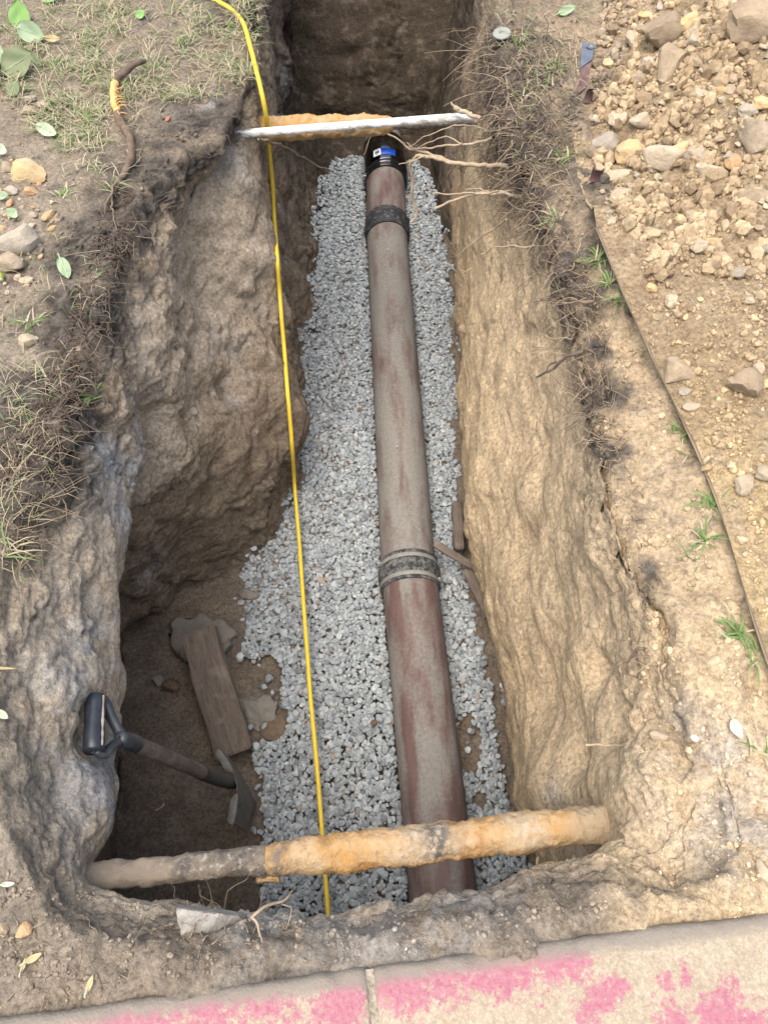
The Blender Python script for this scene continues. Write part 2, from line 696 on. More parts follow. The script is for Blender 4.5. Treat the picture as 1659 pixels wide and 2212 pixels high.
def grid_normals(V):
    Q = V.reshape(NR, NLOOP, 3)
    du = np.roll(Q, -1, 1) - np.roll(Q, 1, 1)
    dv = np.gradient(Q, axis=0)
    n = np.cross(du, dv)
    n /= np.linalg.norm(n, axis=2)[..., None] + 1e-9
    return n.reshape(-1, 3)


Nn = grid_normals(GV)
_up = Nn[(ringidx > 20) & (ringidx < 40)][:, 2].mean()
if _up < 0:
    Nn = -Nn
else:
    GF = GF[:, ::-1]
right = (GV[:, 0] > 0.1).astype(float)
left_ = 1 - right
# walls: lumps, slabs that broke away, scraped grooves along the right hand wall
lump = fbm(GV, 3.4, 3) * 0.034 + fbm(GV * np.array([1, 1, .55]), 12, 3, .5) * 0.0055 + fbm(GV, 45, 3, .65) * 0.0042 * (1 - .55 * right)
facet = np.abs(fbm(GV * np.array([1, 1, .6]), 5.5, 2, .35, off=40)) * 0.040 - 0.010
gro = ridged(GV * np.array([1, 0.10, 1.0]) + fbm(GV, 2.0, 2)[:, None] * np.array([.03, 0, .06]), 7.5, 2, .45) * 0.0045 * right * (.35 + .65 * sstep(-.3, .4, fbm(GV, 1.6, 2, off=61)))
gro += fbm(GV * np.array([1, 0.14, 1.0]), 34, 2) * 0.0028 * right
cr = np.maximum(0, 0.07 - np.abs(fbm(GV, 4.5, 3, off=77))) / 0.07
crack = -(cr ** 2) * 0.013 * (1 - 0.5 * right) * sstep(-.1, .4, fbm(GV, 2.2, 2, off=90))
calm = 1 - .45 * left_ * sstep(1.1, .8, GV[:, 1])
wq = GV + np.stack([fbm(GV, 7, 2, off=o_) for o_ in (1, 30, 60)], 1) * .03
wa, wb, wc = worley(wq * np.array([1, 1, .75]), 9.0)
chunk = (wc - .5) * .030 * sstep(.0, .06, wb) - .012 * sstep(.06, 0, wb)
wa2, wb2, wc2 = worley(wq, 24.0, 5.0)
wa3, wb3, wc3 = worley(wq, 52.0, 9.0)
chunk2 = (wc2 - .5) * .016 * sstep(.0, .08, wb2) + (wc3 - .5) * .0055
chm = sstep(-.25, .35, fbm(GV, 2.4, 2, off=123))
chunk = chunk * (.25 + .75 * chm) * (1 - .60 * right) + chunk2 * (.3 + .7 * chm) * (1 - .78 * right)
disp = calm * wallw * (chunk + lump * (1 - .3 * right) + facet * (1 - .6 * right) + gro + crack)
# top: uneven turf and crumbs
rimband = np.interp(ringidx, [7 + 20, i_rim - 2, i_rim + 34, i_rim + 62], [0, 1, 1, 0])
disp += np.clip(outw, 0, 1) * (fbm(GV, 3, 3) * 0.020 + fbm(GV, 16, 4, .6) * 0.009)
disp += rimband * (fbm(GV, 20, 4, .62, off=5) * 0.010 + (np.abs(fbm(GV, 50, 2, off=9)) - .2) * 0.004)
drim = .62 - (ringidx - 7) / 52 * .56
ledge = right * sstep(.30, .02, drim) * (ringidx < i_rim + 10) * (ringidx > 7)
disp += ledge * (chunk * 1.1 + chunk2 * .8 + fbm(GV, 9, 3, off=71) * .016)
disp += left_ * np.clip(outw, 0, 1) * (ringidx > 7) * chunk2 * .5
disp += floorw * (fbm(GV, 7, 3) * 0.016 + fbm(GV, 30, 4, .6) * 0.006)
GV2 = GV + Nn * disp[:, None]
# scoops and blows in the left wall, a heap of trodden soil on the floor
for (px, py, z, rad, dep) in [(450, 770, -.55, .085, -.075), (495, 838, -.62, .06, -.06), (470, 720, -.5, .07, .03), (345, 470, -.28, .05, -.06), (290, 1235, -1.0, .10, .03),
                              (330, 1290, -1.15, .10, .05), (245, 1775, -.45, .06, -.06), (205, 1590, -.26, .085, -.07), (1500, 1590, -.1, .09, -.05),
                              (1420, 1560, -.10, .06, -.04), (600, 470, -.8, .12, .03), (560, 650, -.75, .16, .05), (640, 900, -.9, .15, .035),
                              (480, 345, -.12, .12, .02), (1045, 262, -.08, .10, .06), (1190, 1700, -.6, .12, .05), (1180, 1500, -.6, .10, -.03), (1100, 1460, -.85, .06, -.07), (1290, 1440, -.3, .05, -.04),
                              (330, 900, -.35, .09, -.04), (300, 1040, -.4, .10, -.045), (355, 990, -.5, .08, .035), (250, 1120, -.3, .07, .03), (370, 1060, -.65, .07, -.03), (430, 930, -.6, .09, .03),
                              (190, 1330, -.25, .08, -.03), (120, 1480, -.15, .10, .025), (230, 1480, -.42, .07, .03), (100, 1700, -.15, .08, -.035), (180, 1700, -.28, .06, .03), (300, 560, -.2, .06, -.03),
                              (420, 500, -.4, .10, -.05), (460, 600, -.5, .09, .03), (400, 640, -.4, .05, -.03), (1130, 1180, -.6, .10, -.025), (1070, 1050, -.75, .08, .02), (1240, 1640, -.4, .06, -.04),
                              (1420, 1330, -.03, .05, -.03), (1330, 1560, -.2, .07, -.035), (1560, 1720, -.02, .12, -.04), (1420, 1700, -.1, .08, .025)]:
    c = pt(px, py, z)
    d2 = ((GV2 - c) ** 2).sum(1)
    GV2 += Nn * (np.exp(-d2 / (rad * rad) * 1.6) * dep)[:, None]
GV2[:, 2] -= ledge * .055 * sstep(.30, .0, drim) * sstep(.45, .8, GV[:, 1]) * sstep(2.4, 1.6, GV[:, 1])
# keep the ground below the pavement
SWA, SWB = pt(0, 2196, 0.0), pt(1659, 1968, 0.0)
swd = (SWB - SWA)[:2]
swd /= np.linalg.norm(swd)
swn = np.array([swd[1], -swd[0]])                      # points away from the trench, under the slabs
sdist = (GV2[:, :2] - SWA[:2]) @ swn
near = sstep(-0.05, 0.012, sdist) * (GV2[:, 2] > -.3)
GV2[:, 2] -= near * np.where(sdist > 0.02, 0.10, 0.018)
# soil banked up round the mouths of the old pipes
for (px, py, z, rad, dz) in [(320, 1905, -.2, .12, .06), (1360, 1790, -.2, .15, .10), (1330, 1850, -.2, .12, .07)]:
    c = pt(px, py, z)
    d2 = ((GV2 - c) ** 2).sum(1)
    GV2[:, 2] += np.exp(-d2 / (rad * rad) * 1.6) * dz

depth = -GV2[:, 2]


def blobs(lst, V=None):
    V = GV2 if V is None else V
    s = np.zeros(len(V))
    for (px, py, z, rad, a) in lst:
        c = pt(px, py, z)
        d2 = ((V - c) ** 2).sum(1)
        s = np.maximum(s, a * np.exp(-d2 / (rad * rad) * 1.4))
    return s


nz = fbm(GV2, 5, 4)
left = 1 - right
top = sstep(0.12, 0.02, depth + nz * 0.05) * np.interp(ringidx, [7 + 30, i_rim - 10, i_rim + 10], [0.34, .8, 1.0])
top = top * (0.45 + 0.55 * sstep(-0.45, .25, fbm(GV2, 2.2, 3, off=31)))
# right-hand side near the camera is dry clay
Yv, Xv = GV2[:, 1], GV2[:, 0]
top *= 1 - right * sstep(1.7, 1.0, Yv) * 0.70
top *= 1 - left * sstep(1.05, .75, Yv) * 0.62
top = np.maximum(top, blobs([(1130, 330, -.05, .28, 1), (1100, 200, -.05, .3, 1), (1150, 450, -.08, .2, .9), (1290, 850, -.05, .12, 1), (1310, 950, -.03, .09, .95), (1250, 640, -.05, .15, .95), (1280, 740, -.02, .07, .9), (1400, 1240, -.02, .07, .8),
                             (205, 540, -.0, .17, 1.25), (170, 690, -.0, .17, 1.25), (110, 850, -.0, .17, 1.25), (50, 1000, 0, .18, 1.2), (40, 1120, 0, .12, 1.0), (270, 440, -.02, .11, 1.1), (420, 260, -.0, .17, .85), (1090, 300, -.12, .2, 1), (1060, 150, -.1, .22, .9),
                             (60, 1120, -.02, .12, .8), (1290, 1400, -.05, .05, .5), (1390, 1330, -.02, .05, .6), (280, 460, -.03, .08, .9), (250, 380, -.0, .15, .7),
                             (380, 1960, -.1, .10, .5), (700, 2020, -.06, .12, .35), (1000, 2000, -.06, .14, .35)]))
blue = blobs([(265, 1060, -.3, .20, 1), (225, 1000, -.15, .13, .9), (300, 1180, -.45, .16, .9), (250, 1700, -.3, .2, 1), (230, 1560, -.25, .18, .85), (170, 1620, -.2, .12, .7), (200, 1420, -.25, .14, .7), (330, 1280, -.9, .12, .8),
              (345, 470, -.25, .07, .9), (540, 330, -.1, .10, .8), (160, 1500, -.15, .12, .6), (450, 760, -.55, .10, .7), (500, 830, -.6, .08, .6), (490, 600, -.6, .25, .5),
              (1530, 1650, -.02, .10, .5), (1590, 1760, 0, .12, .55), (1480, 1560, -.05, .06, .4), (620, 200, -.6, .12, .8), (440, 230, 0, .10, .7), (1210, 1730, -.5, .06, .4),
              (900, 2000, -.1, .2, .5), (620, 2000, -.1, .15, .5), (270, 1400, -.4, .15, .55), (600, 500, -.8, .2, .3)])
orange = blobs([(215, 1000, -.1, .12, .8), (200, 900, -.1, .16, .9), (240, 800, -.1, .15, .7), (205, 1250, -.2, .15, .8), (190, 1150, -.12, .1, .9), (300, 620, -.15, .2, .5),
                (1130, 1480, -.75, .08, .9), (1100, 1300, -.9, .10, .7), (1270, 1420, -.35, .10, .6), (1020, 600, -.8, .3, .8), (1000, 450, -.8, .3, .8), (950, 200, -.6, .5, .5),
                (380, 1890, -.2, .07, .8), (1240, 1790, -.25, .1, .5)])
pale = blobs([(1560, 900, 0, .5, .6), (1500, 1200, 0, .4, .7), (1250, 1100, -.35, .6, .95), (1250, 1400, -.4, .55, .95), (1100, 1000, -.7, .35, .7), (1150, 1350, -.75, .35, .75), (1190, 1650, -.6, .3, .7), (1150, 700, -.4, .35, .6), (1400, 1700, -.05, .3, .55), (1180, 900, -.4, .4, .6),
              (420, 400, -.15, .16, .75), (100, 1400, -.08, .35, .8), (120, 1650, -.12, .35, .85), (180, 1250, -.2, .3, .7), (200, 1750, -.25, .2, .7), (60, 500, 0, .16, .7), (40, 350, 0, .2, .6), (40, 780, 0, .12, .6), (100, 2000, 0, .2, .4), (640, 2060, -.03, .15, .5), (1100, 2010, -.04, .2, .4), (300, 780, -.2, .28, .85), (320, 620, -.2, .22, .85), (250, 950, -.2, .2, .7), (380, 450, -.25, .15, .7), (400, 700, -.35, .2, .6), (440, 560, -.45, .3, .45), (520, 720, -.6, .25, .4), (1450, 1600, -.05, .3, .7), (1480, 1850, -.05, .3, .6), (1340, 1750, -.2, .2, .6), (1440, 700, 0, .3, .7), (1600, 1500, 0, .25, .5)])
pale = np.maximum(pale, right * .80 * sstep(.05, .2, depth) * sstep(1.25, .95, depth) * sstep(3.2, 2.4, Yv))
pale = np.maximum(pale * (1 - .45 * left * sstep(1.6, 2.2, Yv)), left * .58 * sstep(.05, .15, depth) * sstep(.75, .45, depth) * sstep(2.6, 2.0, Yv))
pale = np.maximum(pale, left * .95 * sstep(1.35, 1.0, Yv + nz * .2) * sstep(.03, .10, depth) * sstep(.55, .40, depth))
pale = np.maximum(pale, right * .80 * sstep(1.1, .7, Yv + nz * .3) * sstep(.30, .36, Xv) * sstep(.5, .3, depth))
moist_shade = np.clip(sstep(-.30, -1.15, -depth + .0) * left * 0 + sstep(.45, .95, depth + nz * .12) * left * 0.9 + floorw * 0.9, 0, 1)
moist_shade = np.maximum(moist_shade, sstep(.95, 1.2, depth + nz * .1) * right * .6)
moist_shade = np.maximum(moist_shade, sstep(2.5, 3.5, Yv + nz * .3) * sstep(.05, .3, depth) * .95)  # far end: shade of the deep trench put into the colour, not damp
moist_shade = np.maximum(moist_shade, blobs([(410, 1180, -.8, .33, .75), (470, 1000, -.7, .2, .4), (640, 500, -1.0, .4, .5)]))


def mixc(a, b, f):
    a = np.asarray(a, float)
    b = np.asarray(b, float)
    f = np.clip(f, 0, 1)[:, None]
    return a * (1 - f) + b * f


def thr(x, a, b):
    return np.clip((x - a) / (b - a), 0, 1)


def soil_colour(V, top, blue, orange, pale, moist_shade):
    nb, nm, nf = fbm(V, 3.2, 4), fbm(V, 13, 4, .6, off=3), fbm(V, 38, 3, .6, off=8)
    c = mixc(np.tile((0.300, 0.233, 0.158), (len(V), 1)), (0.225, 0.175, 0.120), thr(nb, -.35, .35))
    c = mixc(c, (0.345, 0.280, 0.198), thr(nm, -.1, .5) * .75)
    c = mixc(c, (0.36, 0.235, 0.12), orange * thr(fbm(V, 9, 4, .65, off=21), -.35, .25))
    pc = mixc(np.tile((0.50, 0.43, 0.33), (len(V), 1)), (0.585, 0.455, 0.285), sstep(-.1, .2, V[:, 0]))
    c = mixc(c, pc, pale * (.62 + .38 * thr(nm, -.5, .3)))
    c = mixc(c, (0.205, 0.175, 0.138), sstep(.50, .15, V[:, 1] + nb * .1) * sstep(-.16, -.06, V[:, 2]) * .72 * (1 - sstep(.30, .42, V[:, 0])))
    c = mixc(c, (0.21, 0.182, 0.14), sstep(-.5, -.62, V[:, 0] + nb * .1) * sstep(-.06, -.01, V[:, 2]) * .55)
    c = mixc(c, (0.142, 0.117, 0.092), moist_shade * (1 - .3 * thr(nm, -.3, .6)))
    c = mixc(c, (0.048, 0.037, 0.026), sstep(3.0, 3.8, V[:, 1] + nb * .3) * sstep(-.02, -.3, V[:, 2]) * (1 - .3 * thr(nm + nf * .5, .0, .8)))  # shade on the far end wall, painted in as near-black soil
    bmv = thr(fbm(V * np.array([2.2, 2.2, .7]), 5, 4, .6, off=51), -.25, .15)
    c = mixc(c, (0.33, 0.34, 0.34), blue * bmv)
    c = mixc(c, (0.46, 0.47, 0.465), blue * thr(nf + nm * .5, .35, .6) * .7)
    tm = thr(top + nm * .40 + nf * .30, .25, .85)
    c = mixc(c, mixc(np.tile((0.036, 0.031, 0.027), (len(V), 1)), (0.118, 0.102, 0.084), thr(nf, -.45, .35)), tm)
    return c * (1 + .12 * nf)[:, None]


GCOL = soil_colour(GV2, top, blue, orange, pale, moist_shade)
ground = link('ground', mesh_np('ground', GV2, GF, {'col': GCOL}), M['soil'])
tag(ground, kind='structure')
_lim = (ringidx >= 3)
BVH = BVHTree.FromPolygons(GV2.tolist(), GF.tolist())


def hit(px, py, lift=0.0):
    """where the line of sight at this place of the photograph meets the ground"""
    v = ray(px, py)
    p, n, i, d = BVH.ray_cast(Vector((0, 0, CAM_H)), Vector(v))
    if p is None:
        return np.array(pt(px, py, 0)), np.array([0, 0, 1.0])
    return np.array(p) + np.array(n) * lift, np.array(n)


def drop(x, y, z=2.0):
    p, n, i, d = BVH.ray_cast(Vector((x, y, z)), Vector((0, 0, -1)))
    if p is None:
        return 0.0, np.array([0, 0, 1.0])
    return p.z, np.array(n)

# ------------------------------------------------------------------ pavement at the near end
def concrete_mat():
    m, t, b = new_mat('concrete')
    N = NT(t)
    fine = N.noise(120, 4, 0.7)
    mid = N.noise(22, 4, 0.65)
    c = N.mix(N.ramp(mid, [(0.3, 0), (0.7, 1)]), (0.325, 0.268, 0.19), (0.395, 0.335, 0.248))
    sp = N.ramp(N.vor(230), [(0.05, 1.25), (0.35, 0.95), (0.6, 0.75)])
    c = N.mix(0.6, c, N.mix(1.0, c, sp, 'MULTIPLY'))
    c = N.mix(1.0, c, N.ramp(fine, [(0.25, 0.72), (0.5, 1.0), (0.75, 1.15)]), 'MULTIPLY')
    # worn spray paint
    pm = N.math('ADD', N.attr('paint'), N.math('MULTIPLY', N.math('SUBTRACT', N.noise(70, 5, 0.78), 0.5), 2.4))
    pm = N.ramp(pm, [(0.36, 0), (0.66, 1)])
    pk = N.mix(N.ramp(fine, [(0.3, 0), (0.7, 1)]), (0.29, 0.080, 0.130), (0.35, 0.17, 0.195))
    c = N.mix(N.math('MULTIPLY', pm, 0.9), c, pk)
    dm = N.math('ADD', N.attr('dirt'), N.math('MULTIPLY', N.math('SUBTRACT', mid, 0.5), 0.9))
    c = N.mix(N.ramp(dm, [(0.3, 0), (0.8, 0.9)]), c, (0.20, 0.178, 0.148))
    t.links.new(c, b.inputs['Base Color'])
    b.inputs['Roughness'].default_value = 0.9
    b.inputs['Specular IOR Level'].default_value = 0.2
    t.links.new(N.bump(N.math('ADD', fine, N.math('MULTIPLY', N.vor(260), 0.4)), 0.5, 0.004), b.inputs['Normal'])
    return m


M['concrete'] = concrete_mat()
JA = float((pt(798, 2088, 0)[:2] - SWA[:2]) @ swd)
PAINT = [(470, 2140, 0, .12, .8), (560, 2120, 0, .09, .8), (360, 2165, 0, .11, .8), (240, 2185, 0, .10, .75), (300, 2205, 0, .1, .7), (500, 2190, 0, .08, .6), (750, 2130, 0, .045, 1.0), (730, 2180, 0, .05, .95), (770, 2100, 0, .03, .85),
         (850, 2110, 0, .05, .95), (960, 2085, 0, .07, .85), (1060, 2070, 0, .07, .9), (1190, 2055, 0, .055, .9), (1240, 2080, 0, .04, .8), (900, 2150, 0, .05, .7), (1140, 2110, 0, .05, .6),
         (1300, 2155, 0, .03, .9), (1270, 2190, 0, .03, .8), (1330, 2130, 0, .02, .8), (1480, 2110, 0, .02, .7), (1440, 2120, 0, .02, .6), (1560, 2200, 0, .05, .9), (1450, 2206, 0, .035, .8),
         (1620, 2208, 0, .04, .8), (640, 2100, 0, .05, .5), (180, 2180, 0, .06, .4)]
pav = empty('pavement', tuple(SWA))
tag(pav, kind='structure')
for k, (a0, a1) in enumerate(((JA - 2.2, JA - .004), (JA + .004, JA + 2.2))):
    aa = np.unique(np.concatenate([np.linspace(a0, a1, 30), np.linspace(max(a0, JA - .75), min(a1, JA + .75), 130)]))
    bb = np.concatenate([[0.0, 0.0, .0005, .003, .007, .012], np.linspace(.018, .26, 44), np.linspace(.3, 1.5, 12)])
    zz = np.concatenate([[-.11, -.03, -.014, -.006, -.002, 0], np.zeros(56)])
    Aq, Bq = np.meshgrid(aa, bb, indexing='ij')
    Zq = np.broadcast_to(zz, Aq.shape).copy()
    flat = np.stack([Aq.ravel(), Bq.ravel(), np.full(Aq.size, k * 5.0)], 1)
    edge = (fbm(flat, 5, 3) * .004 + fbm(flat, 45, 3) * .0022).reshape(Aq.shape)
    Bq = Bq + edge * sstep(.06, 0, Bq)
    chip = np.maximum(0, fbm(flat, 14, 3, off=7).reshape(Aq.shape) - .35) * sstep(.03, 0, Bq)
    Zq = Zq - chip * .016 + (fbm(flat, 30, 3) * .0012).reshape(Aq.shape) * (Zq > -.003)
    ed = np.minimum(Aq - a0, a1 - Aq)
    Zq -= sstep(.008, 0, ed) * .006 * (Zq > -.02)
    XY = SWA[:2] + Aq.ravel()[:, None] * swd + Bq.ravel()[:, None] * swn
    V = np.column_stack([XY, Zq.ravel()])
    paint = np.zeros(len(V))
    for (px, py, z, rad, amp) in PAINT:
        d2 = ((V[:, :2] - pt(px, py, z)[:2]) ** 2).sum(1)
        paint = np.maximum(paint, amp * np.exp(-d2 / (rad * rad) * 1.2))
    paint = paint * (1 - sstep(.022, .0, Bq.ravel()) * .85) + fbm(V, 18, 3) * .22
    dirt = sstep(.045, .006, Bq.ravel()) * .95 + sstep(.009, .0, ed.ravel()) * .5
    n, m_ = len(aa), len(bb)
    F = [grid_faces(n, m_)]
    # ends of the slab
    for i0, fl in ((0, False), (n - 1, True)):
        c0 = len(V)
        low = V[i0 * m_:(i0 + 1) * m_].copy()
        low[:, 2] = -.11
        V = np.vstack([V, low])
        paint = np.concatenate([paint, np.zeros(m_)])
        dirt = np.concatenate([dirt, np.ones(m_)])
        j = np.arange(m_ - 1)
        q = np.stack([i0 * m_ + j, i0 * m_ + j + 1, c0 + j + 1, c0 + j], 1)
        F.append(q[:, ::-1] if fl else q)
    me = mesh_np('concrete_slab', V - SWA, F, {'paint': paint, 'dirt': dirt})
    link('concrete_slab', me, M['concrete'], pav)
q = SWA[:2] + swd * JA
V = []
for s_ in np.linspace(.004, 1.4, 90):
    for o_ in (-.006, 0, .006):
        c_ = q + swd * o_ + swn * s_
        V.append([c_[0], c_[1], -.0045 - (.0015 if o_ == 0 else 0)])
V = np.array(V)
V[:, 2] += fbm(V, 60, 2) * .0015
link('joint_sand', mesh_np('joint_sand', V - SWA, grid_faces(90, 3), {'col': np.tile((.40, .35, .27), (len(V), 1))}), M['spoil'], pav)
# ------------------------------------------------------------------ spoil heap and the sheet below it
EDGE = np.array([pt(*p) for p in [(1286, 492, .02), (1300, 520, .022), (1330, 600, .022), (1368, 690, .022), (1400, 752, .022), (1440, 846, .022), (1500, 962, .022), (1548, 1082, .022),
                                  (1600, 1260, .022), (1659, 1432, .022), (1730, 1640, .022), (1800, 1850, .022)]])
BOUND = np.array(sorted([pt(*p) for p in [(1330, 0, 0), (1300, 60, 0), (1262, 130, 0), (1250, 220, 0), (1240, 300, 0), (1250, 380, 0), (1275, 450, 0)]] +
                        [np.array(e) + (-.001, 0, 0) for e in EDGE] + [np.array([.75, 3.9, 0]), np.array([.8, 6.0, 0]), np.array([.95, -.3, 0])], key=lambda q: q[1]))
nu, nv = 150, 300
yv = np.concatenate([np.linspace(.1, 2.9, 250), np.linspace(2.95, 6.0, 50)])
uu = np.concatenate([np.linspace(0, .95, 120), np.linspace(1.0, 3.2, 30)])
xb = np.interp(yv, BOUND[:, 1], BOUND[:, 0])
Ug, Yg = np.meshgrid(uu, yv, indexing='ij')
Xg = xb[None, :] + Ug
SVp = np.stack([Xg.ravel(), Yg.ravel(), np.zeros(Xg.size)], 1)
u_, y_ = Ug.ravel(), Yg.ravel()
onsheet = sstep(1.85, 1.7, y_)
base = onsheet * .029 - (1 - onsheet) * .012
hgt = base + sstep(0, .10, u_) * .018 * (.5 + onsheet * .5) + sstep(0, .6, u_) * .05 + sstep(.02, .5, u_) * sstep(1.2, 2.3, y_) * .13 + sstep(.25, .9, u_) * sstep(1.8, 2.8, y_) * .22
hgt += (fbm(SVp, 5, 4) * .030 + fbm(SVp, 19, 4, .6) * .012 + fbm(SVp, 60, 3, .6) * .005) * sstep(-.01, .10, u_) * (.55 + .45 * sstep(.9, 1.9, y_))
# never dip into the sheet it lies on
hgt = np.where(onsheet > .5, np.maximum(hgt, .0265), hgt)
SVp[:, 2] = hgt
gold = blobs([(1480, 1050, .06, .25, .7), (1600, 1150, .06, .4, .8), (1600, 950, .06, .3, .4), (1640, 1350, .06, .3, .8)], SVp)
nb, nm = fbm(SVp, 4, 4, off=11), fbm(SVp, 17, 4, .6, off=13)
sc_ = mixc(np.tile((0.300, 0.238, 0.160), (len(SVp), 1)), (0.375, 0.305, 0.212), thr(nb, -.35, .35))
sc_ = mixc(sc_, (0.25, 0.19, 0.13), thr(nm, .0, .6) * .8)
sc_ = mixc(sc_, (0.47, 0.375, 0.225), gold * thr(nm, -.5, .2))
sc_ = sc_ * np.array([1.04, .99, .90])
SF = grid_faces(len(uu), len(yv))
spoil = link('spoil_heap', mesh_np('spoil_heap', SVp, SF, {'col': sc_}), M['spoil'])
tag(spoil, kind='structure')
SBVH = BVHTree.FromPolygons(SVp.tolist(), SF.tolist())


def shit(px, py):
    """first of spoil heap or ground along a line of sight"""
    v = Vector(ray(px, py))
    o = Vector((0, 0, CAM_H))
    best = None
    for B in (SBVH, BVH):
        p, n, i, d = B.ray_cast(o, v)
        if p is not None and (best is None or d < best[2]):
            best = (np.array(p), np.array(n), d)
    if best[1][2] < 0:
        best = (best[0], -best[1], best[2])
    return best[0], best[1]


def sdrop(x, y):
    z = -9
    for B in (SBVH, BVH):
        p, n, i, d = B.ray_cast(Vector((x, y, 3)), Vector((0, 0, -1)))
        if p is not None:
            z = max(z, p.z)
    return z


M['sheet'] = simple_mat('sheet_board', (0.25, 0.19, 0.13), (0.34, 0.265, 0.18), 14, 0.8, 0.3, 0.003)
E = resample(EDGE, 90)
for _ in range(60):
    E[1:-1] = E[1:-1] * .5 + (E[:-2] + E[2:]) * .25
E[:, 0] += fbm(E, 6, 2) * .0015
E[:, 2] += fbm(E, 2.5, 2, off=4) * .006
dirs = [0.0, .02, .5]
top_ = np.concatenate([E + np.array([d, 0, 0]) for d in dirs])
bot_ = top_ - np.array([0, 0, .004])
ne = len(E)
V = np.vstack([top_, bot_])
F = [grid_faces(3, ne), grid_faces(3, ne, flip=True) + 3 * ne]
j = np.arange(ne - 1)
F.append(np.stack([j, j + 1, 3 * ne + j + 1, 3 * ne + j], 1))
sheet = link('board_sheet', mesh_np('board_sheet', V - E[40], F), M['sheet'], loc=tuple(E[40]))
tag(sheet, 'thin brown sheet whose long edge sticks out under the tan spoil on the right', 'sheet')

# ------------------------------------------------------------------ sewer pipe run
AX = -1.20


def axis(px, py):
    return pt(px, py, AX)


pN0, pN1 = axis(955.3, 1917), axis(886.0, 1262)
dN = (pN1 - pN0) / np.linalg.norm(pN1 - pN0)
pM0, pM1 = axis(882.0, 1230), axis(837.0, 522)
dM = (pM1 - pM0) / np.linalg.norm(pM1 - pM0)
pS0, pS1 = axis(835.5, 477), axis(832, 380)
RP = .1005


def pipe_mat():
    m, t, b = new_mat('vitrified_clay')
    N = NT(t)
    st = N.noise(26, 4, 0.65, vec=N.mapping(N.pos, (1, .22, 1)))
    fine = N.noise(95, 4, 0.7)
    mar = N.mix(N.ramp(st, [(0.3, 0), (0.7, 1)]), (0.090, 0.052, 0.047), (0.145, 0.088, 0.078))
    dst = N.mix(N.ramp(fine, [(0.3, 0), (0.7, 1)]), (0.165, 0.156, 0.138), (0.240, 0.230, 0.206))
    k = N.math('ADD', N.attr('dust'), N.math('MULTIPLY', N.math('SUBTRACT', st, 0.5), 0.8))
    k = N.math('ADD', k, N.math('MULTIPLY', N.math('SUBTRACT', fine, 0.5), 0.55))
    c = N.mix(N.ramp(k, [(0.18, 0.10), (0.74, 0.95)]), mar, dst)
    t.links.new(c, b.inputs['Base Color'])
    t.links.new(N.ramp(k, [(0.3, 0.55), (0.6, 0.92)]), b.inputs['Roughness'])
    b.inputs['Specular IOR Level'].default_value = 0.25
    t.links.new(N.bump(fine, 0.2, 0.003), b.inputs['Normal'])
    return m


M['clay_pipe'] = pipe_mat()
run = empty('sewer_pipe', tuple(pN0 - np.array([0, 0, .1])))
tag(run, 'long maroon clay sewer pipe coated in grey dust, laid on the trench gravel', 'pipe')
RUN0 = np.array(run.location)


def pipe_section(p0, p1, dustbias, seed):
    L = np.linalg.norm(p1 - p0)
    d = (p1 - p0) / L
    n = max(30, int(L / .012))
    V, F = lathe([(s_, RP) for s_ in np.linspace(0, L, n)], p0, d, 96, .0009, 12)
    rel = V - p0
    s_ = rel @ d
    A = np.cross([0, 0, 1.0], d)
    A /= np.linalg.norm(A)
    lat = (rel @ A) / RP                                   # -1 .. 1 across, positive to the left
    q = np.stack([s_ * 1.2, lat * .5, np.full(len(V), seed)], 1)
    dust = .50 + dustbias + fbm(q, 3.0, 4) * .45 + fbm(q * np.array([.6, 1.6, 1]), 6, 3, off=2) * .22
    if seed == 1:                                            # bare stripe down the left side of the near length
        dust -= .75 * np.exp(-((lat - .62) / .16) ** 2) * (.55 + .45 * np.sin(s_ * 9 + 1)) + .35 * np.exp(-((lat + .75) / .2) ** 2)
        dust -= .30 * np.exp(-((s_ - .42) / .20) ** 2)
        dust += .25 * np.exp(-((s_ - .75) / .16) ** 2) + .3 * np.exp(-((s_ - .05) / .2) ** 2) * (lat < .3)
    me = mesh_np('pipe_section', V - RUN0, F, {'dust': dust})
    return link('pipe_section', me, M['clay_pipe'], run)


tag(pipe_section(pN0 - dN * .42, pN1 + dN * .02, .0, 1), 'near pipe length with bare maroon stripes')
tag(pipe_section(pM0 - dM * .01, pM1 + dM * .03, .18, 2), 'long middle pipe length smeared with grey clay')
tag(pipe_section(pS0 - (pM1 - pM0) / np.linalg.norm(pM1 - pM0) * .04, pS1 + np.array([0, .05, 0]), -.12, 3), 'short pipe length between the dark coupling and the glossy one')


def rubber_mat(name, dusty, gloss):
    m, t, b = new_mat(name)
    N = NT(t)
    f = N.noise(45, 5, 0.75)
    c = N.mix(N.ramp(f, [(0.55 - dusty * .5, 0), (0.68 - dusty * .35, 1)]), (0.026, 0.028, 0.031), (0.150, 0.150, 0.140)) if dusty else N.mix(N.ramp(f, [(0.4, 0), (0.7, 1)]), (0.010, 0.010, 0.011), (0.016, 0.016, 0.017))
    t.links.new(c, b.inputs['Base Color'])
    b.inputs['Roughness'].default_value = gloss
    b.inputs['Specular IOR Level'].default_value = 0.6 if gloss < .4 else 0.3
    return m


